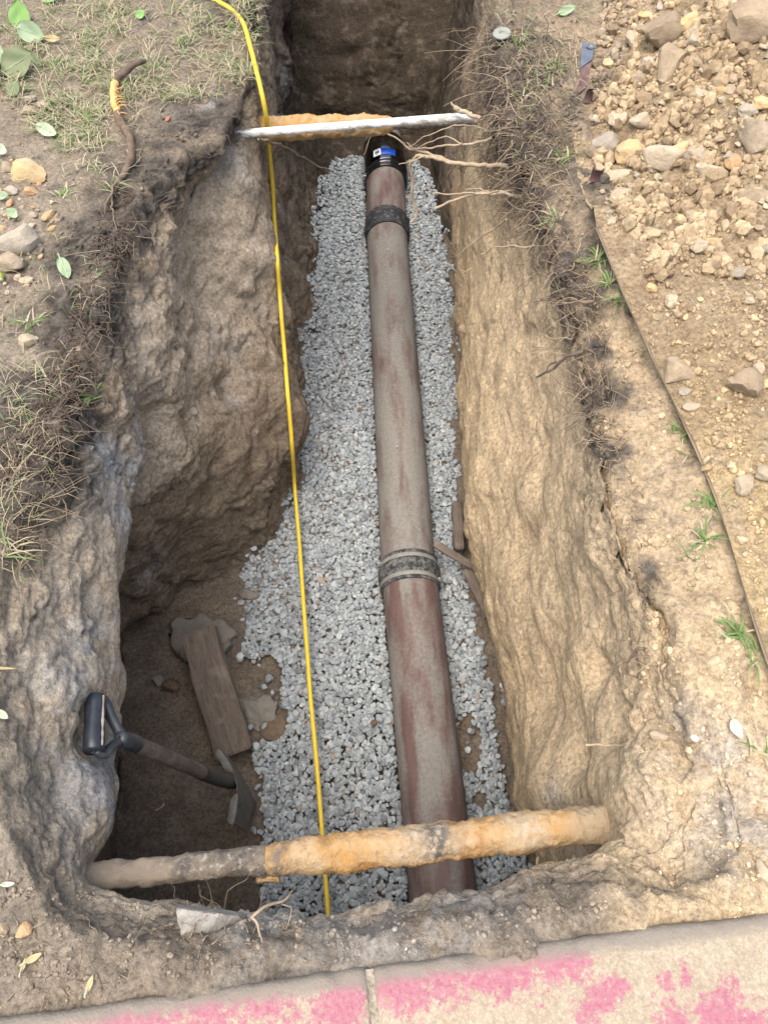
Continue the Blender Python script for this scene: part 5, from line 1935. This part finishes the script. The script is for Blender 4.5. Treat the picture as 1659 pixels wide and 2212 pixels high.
# fine rootlets and straw: a mat nobody could count
def fine_roots(name, bands, mat, label, seed, cat='roots'):
    g = np.random.default_rng(seed)
    bag = Bag()
    for (poly, n, lmin, lmax, r, dirx, droop) in bands:
        poly = np.array(poly, float)
        k = 0
        while k < n:
            px, py = g.uniform(poly[:, 0].min(), poly[:, 0].max()), g.uniform(poly[:, 1].min(), poly[:, 1].max())
            if not inpoly(np.array([[px, py]]), poly)[0]:
                continue
            k += 1
            p, nr = hit(px, py)
            nr = nr if nr[2] > -.2 else -nr
            L = g.uniform(lmin, lmax) * g.uniform(.5, 1)
            d = g.normal(size=3) * np.array([.8, 1, .35]) + np.array([dirx, 0, 0]) + nr * .35
            d /= np.linalg.norm(d)
            bend = g.normal(size=3) * .55 + np.array([0, 0, -droop])
            t_ = np.linspace(0, 1, 8)[:, None]
            P = p + nr * .002 + d * L * t_ + bend * L * t_ ** 2 * .6
            P += np.sin(t_ * g.uniform(4, 12) + g.uniform(0, 6)) * g.normal(size=3) * L * .04
            rr = r * g.uniform(.6, 1.4)
            V, F = tube(P, np.linspace(rr, rr * .4, 8), 4, cap=False)
            bag.add(V, F)
    o = link(name, bag.mesh(name), mat)
    return tag(o, label, cat, kind='stuff')


LB = [(215, 480), (300, 480), (265, 640), (225, 780), (170, 960), (140, 1120), (40, 1240), (0, 1240), (0, 1050), (90, 900), (150, 720), (190, 560)]
fine_roots('fine_roots', [(LB, 240, .03, .09, .0009, .3, .5), ([(0, 900), (140, 900), (150, 1100), (60, 1250), (0, 1250)], 150, .03, .09, .0009, .1, .15), ([(0, 1980), (260, 1990), (560, 2010), (560, 2080), (0, 2180)], 70, .02, .06, .0008, 0, 0),
                          ([(380, 1930), (560, 1960), (640, 2010), (400, 2060)], 45, .03, .09, .0009, 0, .1)],
           M['root_mix'], 'mat of dull rootlets along the left bank', 11)
fine_roots('fine_roots', [([(1010, 60), (1250, 60), (1240, 330), (1190, 500), (1100, 480), (1060, 330)], 800, .04, .15, .0012, -.6, .6), ([(1120, 480), (1210, 480), (1310, 640), (1320, 760), (1240, 760), (1180, 620)], 210, .03, .11, .0011, -.5, .3),
                          ([(1230, 760), (1310, 760), (1350, 1000), (1270, 1010)], 150, .03, .10, .0011, -.5, .2), ([(1290, 1000), (1380, 1000), (1440, 1450), (1380, 1500), (1330, 1200)], 130, .02, .08, .0009, -.3, .2),
                          ([(1020, 600), (1180, 600), (1280, 1400), (1110, 1500)], 40, .02, .06, .0006, -.4, .4), ([(980, 520), (1010, 520), (1010, 900), (1000, 1000)], 40, .03, .09, .0007, -.5, .4)],
           M['root_mix'], 'tangle of brown rootlets along the right bank', 12)

fine_roots('root_mat', [([(1005, 170), (1130, 120), (1200, 300), (1180, 480), (1090, 460), (1030, 330)], 700, .02, .09, .0012, -.5, .6), ([(1180, 480), (1240, 480), (1310, 700), (1320, 960), (1270, 960), (1240, 720)], 260, .02, .07, .0011, -.5, .4)],
           M['root_dark'], 'shaggy near-black root mat overhanging the right rim by the white pipe', 13)
fine_roots('root_mat', [([(240, 400), (300, 420), (240, 620), (180, 800), (110, 960), (20, 1080), (0, 1000), (110, 800), (190, 560)], 800, .02, .08, .0012, .5, .6), ([(330, 180), (540, 180), (540, 320), (400, 340)], 160, .015, .05, .0009, .2, .3)],
           M['root_dark'], 'dense dark root mat along the left rim', 14)


# ------------------------------------------------------------------ grass
def grass_mat():
    m, t, b = new_mat('grass_blade')
    N = NT(t)
    c = N.ramp(N.attr('rnd'), [(0.0, (0.30, 0.255, 0.165)), (0.35, (0.38, 0.335, 0.225)), (0.58, (0.27, 0.26, 0.12)), (0.75, (0.115, 0.165, 0.055)), (1.0, (0.14, 0.235, 0.075))])
    t.links.new(c, b.inputs['Base Color'])
    b.inputs['Roughness'].default_value = 0.7
    b.inputs['Specular IOR Level'].default_value = 0.25
    return m


M['grass'] = grass_mat()


def blade_np(p, d, L, wdt, nr, lift, curl):
    """a bent grass blade, three segments"""
    side_ = np.cross(d, nr)
    side_ /= np.linalg.norm(side_) + 1e-9
    t_ = np.array([0, .35, .7, 1.0])
    mid = p + np.outer(t_, d) * L + np.outer(lift * np.sin(t_ * np.pi * .75) * L - curl * L * t_ ** 2, nr)
    w_ = np.array([.7, 1, .7, .08]) * wdt / 2
    V = np.vstack([mid - side_ * w_[:, None], mid + side_ * w_[:, None]])
    F = np.array([[0, 1, 5, 4], [1, 2, 6, 5], [2, 3, 7, 6]])
    return V, F


g = np.random.default_rng(21)
bag = Bag()
for (poly, n, green, L0, L1) in [([(0, 0), (560, 0), (560, 200), (330, 230), (180, 330), (120, 330), (0, 190)], 9500, .34, .02, .075), ([(90, 210), (330, 200), (270, 420), (150, 440)], 700, .22, .02, .06),
                                 ([(80, 480), (230, 520), (200, 700), (100, 760), (0, 760), (0, 660)], 420, .4, .02, .06), ([(0, 760), (190, 760), (130, 980), (0, 1000)], 330, .25, .025, .07),
                                 ([(0, 1000), (120, 1000), (40, 1250), (0, 1250)], 300, .12, .03, .08), ([(1060, 30), (1290, 0), (1250, 200), (1090, 220)], 520, .42, .02, .07), ([(1040, 200), (1250, 200), (1180, 400), (1100, 400)], 200, .35, .02, .06)]:
    poly = np.array(poly, float)
    pp = np.stack([g.uniform(poly[:, 0].min(), poly[:, 0].max(), n), g.uniform(poly[:, 1].min(), poly[:, 1].max(), n)], 1)
    pp = pp[inpoly(pp, poly)]
    dn_ = perlin(np.column_stack([pp / 45, np.full(len(pp), 2.2)])) + .5 * perlin(np.column_stack([pp / 110, np.full(len(pp), 7.2)]))
    pp = pp[g.uniform(0, 1, len(pp)) < np.clip(.50 + dn_ * 1.3, .03, 1)]
    for (px, py) in pp:
        p, nr = hit(px, py)
        if nr[2] < .3:
            continue
        a = g.uniform(0, 6.283)
        d = np.array([math.cos(a), math.sin(a), g.uniform(-.05, .35)])
        d /= np.linalg.norm(d)
        L = g.uniform(L0, L1)
        gv = g.uniform()
        val = g.uniform(.68, 1) if gv < green else g.uniform(0, .55)
        V, F = blade_np(p + np.array([0, 0, .003]), d, L, (g.uniform(.0016, .0030) if py < 480 else g.uniform(.0010, .0019)), np.array([0, 0, 1.0]), g.uniform(.05, .35), g.uniform(0, .25))
        bag.add(V, F, val)
tag(link('dry_grass', bag.mesh('dry_grass'), M['grass']), 'thin straw-coloured and green grass on the soil at both banks', 'grass', kind='stuff')


def tuft(px, py, n, L, green, label, seed, lean=(0, 0)):
    g = np.random.default_rng(seed)
    p, nr = shit(px, py)
    bag = Bag()
    for k in range(n):
        a = g.uniform(0, 6.283)
        d = np.array([math.cos(a) + lean[0], math.sin(a) + lean[1], g.uniform(.25, 1.1)])
        d /= np.linalg.norm(d)
        V, F = blade_np(np.array([g.normal(0, .008), g.normal(0, .008), -.004]), d, L * g.uniform(.5, 1.1), g.uniform(.0028, .005), np.array([0, 0, 1.0]), g.uniform(.0, .2), g.uniform(.1, .6))
        bag.add(V, F, g.uniform(.72, 1) if g.uniform() < green else g.uniform(.1, .55))
    tag(link('grass_tuft', bag.mesh('grass_tuft'), M['grass'], loc=tuple(p)), label, 'grass')


tuft(1292, 562, 26, .075, .85, 'tallest green grass tuft at the upper end of the sheet edge', 1, (-.1, .2))
tuft(1318, 612, 20, .065, .6, 'yellow-green grass tuft just below the tallest one at the sheet edge', 2, (-.3, 0))
tuft(1346, 652, 22, .06, .75, 'green grass tuft along the sheet, third from its upper end', 3, (-.3, -.2))
tuft(1478, 935, 16, .05, .55, 'small grass tuft at mid length of the sheet edge', 4, (-.3, -.3))
tuft(1500, 985, 9, .045, .4, 'few grass blades below the small tuft at mid sheet edge', 5, (-.2, -.3))
tuft(1540, 1095, 26, .07, .8, 'dense green grass tuft at the lower half of the sheet edge', 6, (-.4, 0))
tuft(1528, 1165, 18, .06, .7, 'flattened green tuft below the dense one at the sheet edge', 7, (-.5, -.1))
tuft(1500, 1200, 9, .05, .5, 'thin grass wisps left of the flattened tuft', 8, (-.5, 0))
tuft(1606, 1370, 24, .06, .75, 'yellow-green tuft near the lower end of the sheet edge', 9, (-.4, .2))
tuft(1630, 1420, 14, .06, .6, 'long bladed tuft where the sheet leaves the picture', 10, (-.5, -.2))
tuft(1640, 1625, 14, .06, .1, 'dry straw tuft at the right edge above the pavement', 11, (-.2, 0))
tuft(1222, 345, 30, .065, .8, 'green grass tuft on the right bank left of the grey wedge stone', 12, (-.2, 0))
tuft(1195, 475, 16, .06, .6, 'grass tuft on the right bank beside the cut roots', 13, (-.3, -.2))
tuft(1120, 95, 22, .06, .7, 'grass tuft by the grey disc on the right bank', 14, (-.2, .1))
tuft(1205, 150, 18, .06, .6, 'grass tuft left of the blue strap on the right bank', 15, (-.3, 0))
tuft(1180, 190, 16, .055, .4, 'dry grass tuft on the dark right bank', 16, (-.3, -.2))
tuft(130, 300, 14, .05, .7, 'green tuft above the pale leaf on the left bank', 17)
tuft(120, 145, 20, .05, .8, 'green tuft beside the big leaves on the left bank', 18)
tuft(395, 95, 22, .05, .7, 'green tuft in the dry grass left of the yellow line', 19)
tuft(135, 425, 16, .05, .7, 'dark green tuft right of the yellowish stones', 20)
tuft(70, 700, 24, .055, .75, 'green tuft above the pinkish lone stone', 21)
tuft(200, 860, 20, .06, .6, 'green tuft hanging at the edge of the left bank', 22)
tuft(12, 1190, 12, .09, .4, 'long pale grass blades at the left edge beside the roots', 23, (.2, .1))

# ------------------------------------------------------------------ leaves
def leaf_mat(name, c1, c2):
    m, t, b = new_mat(name)
    N = NT(t)
    c = N.mix(N.ramp(N.noise(6, 4, vec=N.obj), [(0.35, 0), (0.65, 1)]), c1, c2)
    t.links.new(c, b.inputs['Base Color'])
    b.inputs['Roughness'].default_value = 0.5
    b.inputs['Specular IOR Level'].default_value = 0.35
    return m


LM = {'green': leaf_mat('leaf_green', (0.12, 0.25, 0.055), (0.18, 0.33, 0.085)), 'grey': leaf_mat('leaf_grey_green', (0.20, 0.27, 0.16), (0.27, 0.35, 0.21)),
      'dark': leaf_mat('leaf_olive', (0.10, 0.13, 0.055), (0.16, 0.185, 0.09)), 'pale': leaf_mat('leaf_pale', (0.33, 0.40, 0.25), (0.42, 0.48, 0.32)), 'dry': leaf_mat('leaf_dry', (0.42, 0.28, 0.12), (0.52, 0.38, 0.20)),
      'white': leaf_mat('leaf_bleached', (0.42, 0.41, 0.34), (0.55, 0.54, 0.46))}


def leaf(px, py, Lp_, Wp_, ang, mk, label, curl=.12, notch=.0, lift=.010, tilt=0.15, cat='leaf'):
    p, nr = shit(px, py)
    dep = (p - np.array([0, 0, CAM_H])) @ np.array([0, CP, -SP])
    L, W = Lp_ / FPX * dep, Wp_ / FPX * dep
    nu_, nv_ = 13, 9
    u = np.linspace(0, 1, nu_)
    v = np.linspace(-1, 1, nv_)
    Uq, Vq = np.meshgrid(u, v, indexing='ij')
    prof = np.clip(np.sin(np.pi * Uq ** .8), 0, 1) ** .7
    X = (Uq - .5) * L - notch * L * np.abs(Vq) * (1 - Uq) ** 3
    Yq = Vq * prof * W / 2
    Z = np.abs(Vq) * prof * W * .10 + curl * L * ((Uq - .5) ** 2) * 1.5 + .02 * L * np.sin(Vq * 5 + Uq * 9)
    V = np.stack([X, Yq, Z], -1).reshape(-1, 3)
    F = grid_faces(nu_, nv_)
    E = empty('leaf', (p[0], p[1], p[2] + lift))
    up_ = .75 if py < 500 else .2
    E.rotation_euler = (Matrix.Rotation(up_ + random.uniform(-tilt, tilt), 3, 'X') @ Matrix.Rotation(random.uniform(-tilt, tilt), 3, 'Y') @ Matrix.Rotation(ang, 3, 'Z')).to_euler()
    E.location.z += math.sin(up_) * W * .35
    link('leaf_blade', mesh_np('leaf_blade', V, F), LM[mk], E)
    P = np.array([[(-.5 - .22) * L, 0, -.0], [-.5 * L, 0, curl * L * .36], [0, 0, 0], [.45 * L, 0, curl * L * .31]])
    V, F = tube(resample(P, 16) + np.array([0, 0, .0004]), np.linspace(.0016, .0005, 16), 5)
    link('midrib', mesh_np('midrib', V, F), LM['pale'], E)
    tag(E, label, cat)


leaf(50, 49, 52, 46, 1.6, 'green', 'broad bright green leaf near the top left corner', notch=.15)
leaf(77, 89, 54, 42, -.3, 'grey', 'grey-green upturned leaf below the bright green one', notch=.1)
leaf(52, 160, 72, 62, .5, 'dark', 'large olive leaf at the left edge', notch=.1, lift=.015)
leaf(78, 143, 46, 26, -.6, 'dark', 'narrow olive leaf on top of the large olive one')
leaf(4, 135, 50, 26, 1.5, 'grey', 'pale green leaf cut by the left edge')
leaf(36, 205, 36, 30, 1.2, 'dark', 'small olive leaf below the large olive one')
leaf(112, 5, 50, 34, -.2, 'green', 'bright green leaf cut by the top edge')
leaf(307, 42, 24, 18, .7, 'green', 'small bright green leaf in the dry grass')
leaf(118, 94, 34, 14, 0.0, 'dry', 'dry curled tan leaf right of the big leaves', curl=.5)
leaf(108, 294, 48, 26, -.4, 'pale', 'pale green withered leaf on the left bank above the stones', curl=.35)
leaf(50, 392, 34, 18, -.2, 'pale', 'small pale leaf lying on the yellowish stone', curl=.3)
leaf(8, 335, 24, 26, 1.3, 'pale', 'pale leaf at the left edge above the stones', curl=.2)
leaf(12, 433, 30, 18, .1, 'grey', 'small grey-green leaf at the left edge among the stones', curl=.3)
leaf(34, 472, 22, 26, 1.0, 'grey', 'tiny grey-green leaf above the big angular stone', curl=.2)
leaf(145, 590, 62, 26, -1.1, 'grey', 'long pale green leaf on the dark left bank', curl=.25)
leaf(1222, 33, 42, 18, .4, 'grey', 'narrow grey-green leaf at the top right bank', curl=.2)
leaf(1584, 1580, 46, 24, -1.3, 'white', 'bleached white leaf on the clay at the right', curl=.5)
leaf(12, 1548, 34, 16, -.5, 'pale', 'yellowing leaf at the left edge level with the shovel handle', curl=.3)
leaf(6, 1448, 70, 7, .0, 'dry', 'straw splinter at the left edge above the shovel', curl=.05)
leaf(80, 2070, 40, 14, .5, 'dry', 'largest pale wood shaving in the lower left corner', curl=.4, cat='wood shaving')
leaf(58, 2085, 30, 9, 1.4, 'dry', 'upright wood shaving beside the largest one', curl=.3, cat='wood shaving')
leaf(200, 2125, 36, 12, 1.3, 'dry', 'folded yellow straw piece near the pavement on the left', curl=.3, cat='straw')
leaf(25, 1912, 34, 10, .1, 'white', 'white fibrous scrap on the lower left soil', curl=.4, cat='scrap')

# ------------------------------------------------------------------ odds and ends
def acorn(px, py, mk, label, size=.010):
    p, nr = shit(px, py)
    E = empty('acorn', (p[0], p[1], p[2] + size * .6))
    E.rotation_euler = (0, R(75), random.uniform(0, 6))
    V, F = lathe([(-size * 1.0, .0003), (-size * .95, size * .45), (-size * .4, size * .85), (size * .2, size * .9), (size * .8, size * .65), (size * 1.15, size * .25), (size * 1.3, .0002)], (0, 0, 0), (0.001, 0, 1), 16)
    link('nut', mesh_np('nut', V, F), mk, E)
    V, F = lathe([(-size * 1.15, .0003), (-size * 1.1, size * .6), (-size * .75, size * .8), (-size * .7, size * .7)], (0, 0, 0), (0.001, 0, 1), 16)
    link('scar', mesh_np('scar', V, F), LM['pale'], E)
    tag(E, label, 'acorn')


M['acorn_green'] = leaf_mat('acorn_green', (0.20, 0.27, 0.04), (0.30, 0.34, 0.07))
M['acorn_dark'] = leaf_mat('acorn_dark', (0.03, 0.11, 0.05), (0.05, 0.15, 0.07))
acorn(1418, 281, M['acorn_green'], 'yellow-green acorn between the stones of the spoil')
acorn(1452, 271, M['acorn_dark'], 'dark green acorn right of the yellow-green one', .008)
acorn(4, 603, M['acorn_green'], 'green acorn cut by the left edge', .011)
# grey disc
M['disc'] = simple_mat('grey_plastic', (0.20, 0.215, 0.185), (0.27, 0.285, 0.25), 40, 0.6, 0.1, 0.002)
p, nr = shit(1081, 96)
E = empty('plastic_disc', (p[0], p[1], p[2] + .034))
E.rotation_euler = (R(8), R(-6), 0)
V, F = lathe([(-.003, .008), (-.003, .028), (0, .030), (.003, .0285), (.0035, .024), (.0015, .021), (.0015, .014), (.004, .012), (.004, .008), (-.003, .008)], (0, 0, 0), (0.0001, 0, 1), 40)
link('rim_ring', mesh_np('rim_ring', V, F), M['disc'], E)
V, F = lathe([(0, .0001), (0.0005, .0085), (-.002, .0085)], (0, 0, 0), (0.0001, 0, 1), 24)
link('hub', mesh_np('hub', V, F), M['disc'], E)
tag(E, 'round grey plastic disc with a hub in grass on the right bank', 'disc')
# strap with an eyelet
M['strap_blue'] = simple_mat('blue_grey_strap', (0.085, 0.105, 0.135), (0.13, 0.15, 0.18), 40, 0.6, 0.15, 0.002)
M['strap_brown'] = simple_mat('brown_strap', (0.105, 0.06, 0.058), (0.17, 0.105, 0.095), 30, 0.7, 0.2, 0.002)
ps = [shit(px, py)[0] + np.array([0, 0, l_]) for px, py, l_ in [(1254, 106, .02), (1282, 108, .02), (1276, 140, .018), (1250, 158, .015), (1252, 158, .014), (1277, 141, .014), (1262, 195, .006), (1247, 206, .006)]]
E = empty('strap', tuple(ps[4]))
tag(E, 'blue-grey strap end with a round eyelet above a brown strip half buried in spoil', 'strap')


def slab4(q, thk, name, mat, parent):
    q = np.array(q) - np.array(parent.location)
    V = np.vstack([q, q - np.array([0, 0, thk])])
    F = np.array([[3, 2, 1, 0], [4, 5, 6, 7], [0, 1, 5, 4], [1, 2, 6, 5], [2, 3, 7, 6], [3, 0, 4, 7]])
    return link(name, mesh_np(name, V, F, smooth=False), mat, parent)


sb_ = slab4([ps[0], ps[1], ps[2], ps[3]], .004, 'strap_end', M['strap_blue'], E)
slab4([ps[4], ps[5], ps[6], ps[7]], .004, 'brown_strip', M['strap_brown'], E)
c = (ps[0] + ps[1] * 1.6 + ps[2]) / 3.6 + np.array([0, 0, .003]) - np.array(E.location)
V, F = lathe([(0, .005), (.002, .006), (.003, .010), (.002, .0135), (-.002, .014), (-.002, .005)], c, (0.05, -.1, 1), 28)
link('eyelet', mesh_np('eyelet', V, F), M['strap_blue'], sb_)
V, F = lathe([(.0012, .0001), (.001, .0055)], c, (0.05, -.1, 1), 20)
link('eyelet_filling', mesh_np('eyelet_filling', V, F), M['disc'], sb_)


# rusty curls of strip
def curl(px, py, size, a0, label, seed):
    p, nr = shit(px, py)
    th = np.linspace(0, 4.4, 22)
    rr = size * (1 - .08 * th)
    C = np.stack([np.cos(th + a0) * rr, np.sin(th + a0) * rr * .6, np.zeros(22)], 1)
    h = size * 1.5
    V = np.vstack([C, C + np.array([.3 * size, .5 * size, h]), C * .9, C * .9 + np.array([.3 * size, .5 * size, h])])
    F = [grid_faces(2, 22), grid_faces(2, 22, flip=True) + 44]
    j = np.arange(21)
    F.append(np.stack([22 + j, 23 + j, 67 + j, 66 + j], 1))
    tag(link('metal_curl', mesh_np('metal_curl', V, F), M['strap_brown'], loc=(p[0], p[1], p[2] + .004)), label, 'scrap')


curl(1270, 222, .019, .6, 'rusty bent strip end below the blue-grey strap', 1)
curl(1285, 392, .019, 2.2, 'rusty curled strip beside a grass tuft on the right bank', 2)
# ribbed brown hose end at the left edge
M['hose'] = simple_mat('brown_hose', (0.12, 0.085, 0.06), (0.19, 0.14, 0.10), 30, 0.7, 0.2, 0.002)
p, nr = hit(0, 178)
P = np.linspace(p + np.array([-.016, -.055, .02]), p + np.array([-.022, .055, .028]), 64)
V, F = tube(P, .021 + .0022 * np.sin(np.linspace(0, 75, 64)), 20)
tag(link('ribbed_hose', mesh_np('ribbed_hose', V - P[32], F), M['hose'], loc=tuple(P[32])), 'brown ribbed hose end peeking in at the left edge', 'hose')
# small sticks on the dirt floor
for (a, b_, lab) in [((355, 1735), (338, 1752), 'small bent pale twig on the dirt floor'), ((600, 690 + 920), (604, 1640), None)]:
    if lab:
        P = np.array([hit(*a)[0] + (0, 0, .006), hit((a[0] + b_[0]) / 2 + 6, (a[1] + b_[1]) / 2)[0] + (0, 0, .008), hit(*b_)[0] + (0, 0, .005)])
        V, F = tube(resample(P, 12), .0028, 6)
        tag(link('twig', mesh_np('twig', V - P[1], F, {'rnd': np.full(len(V), .8)}), M['root_pale'], loc=tuple(P[1])), lab, 'twig')

# worn scuffs: small clods that fell on the gravel and the pipe
for (px, py, s_, lab) in [(838, 540, .010, 'tiny pale clod lying on top of the far pipe length'), (858, 965, .008, 'small pale clod on the middle of the long pipe length')]:
    p = pt(px, py, AX + RP + .002)
    tag(rock_obj('clod', 'tan', 3, p, s_, .4, (0, 0), (1, .7, .6)), lab, 'clod')
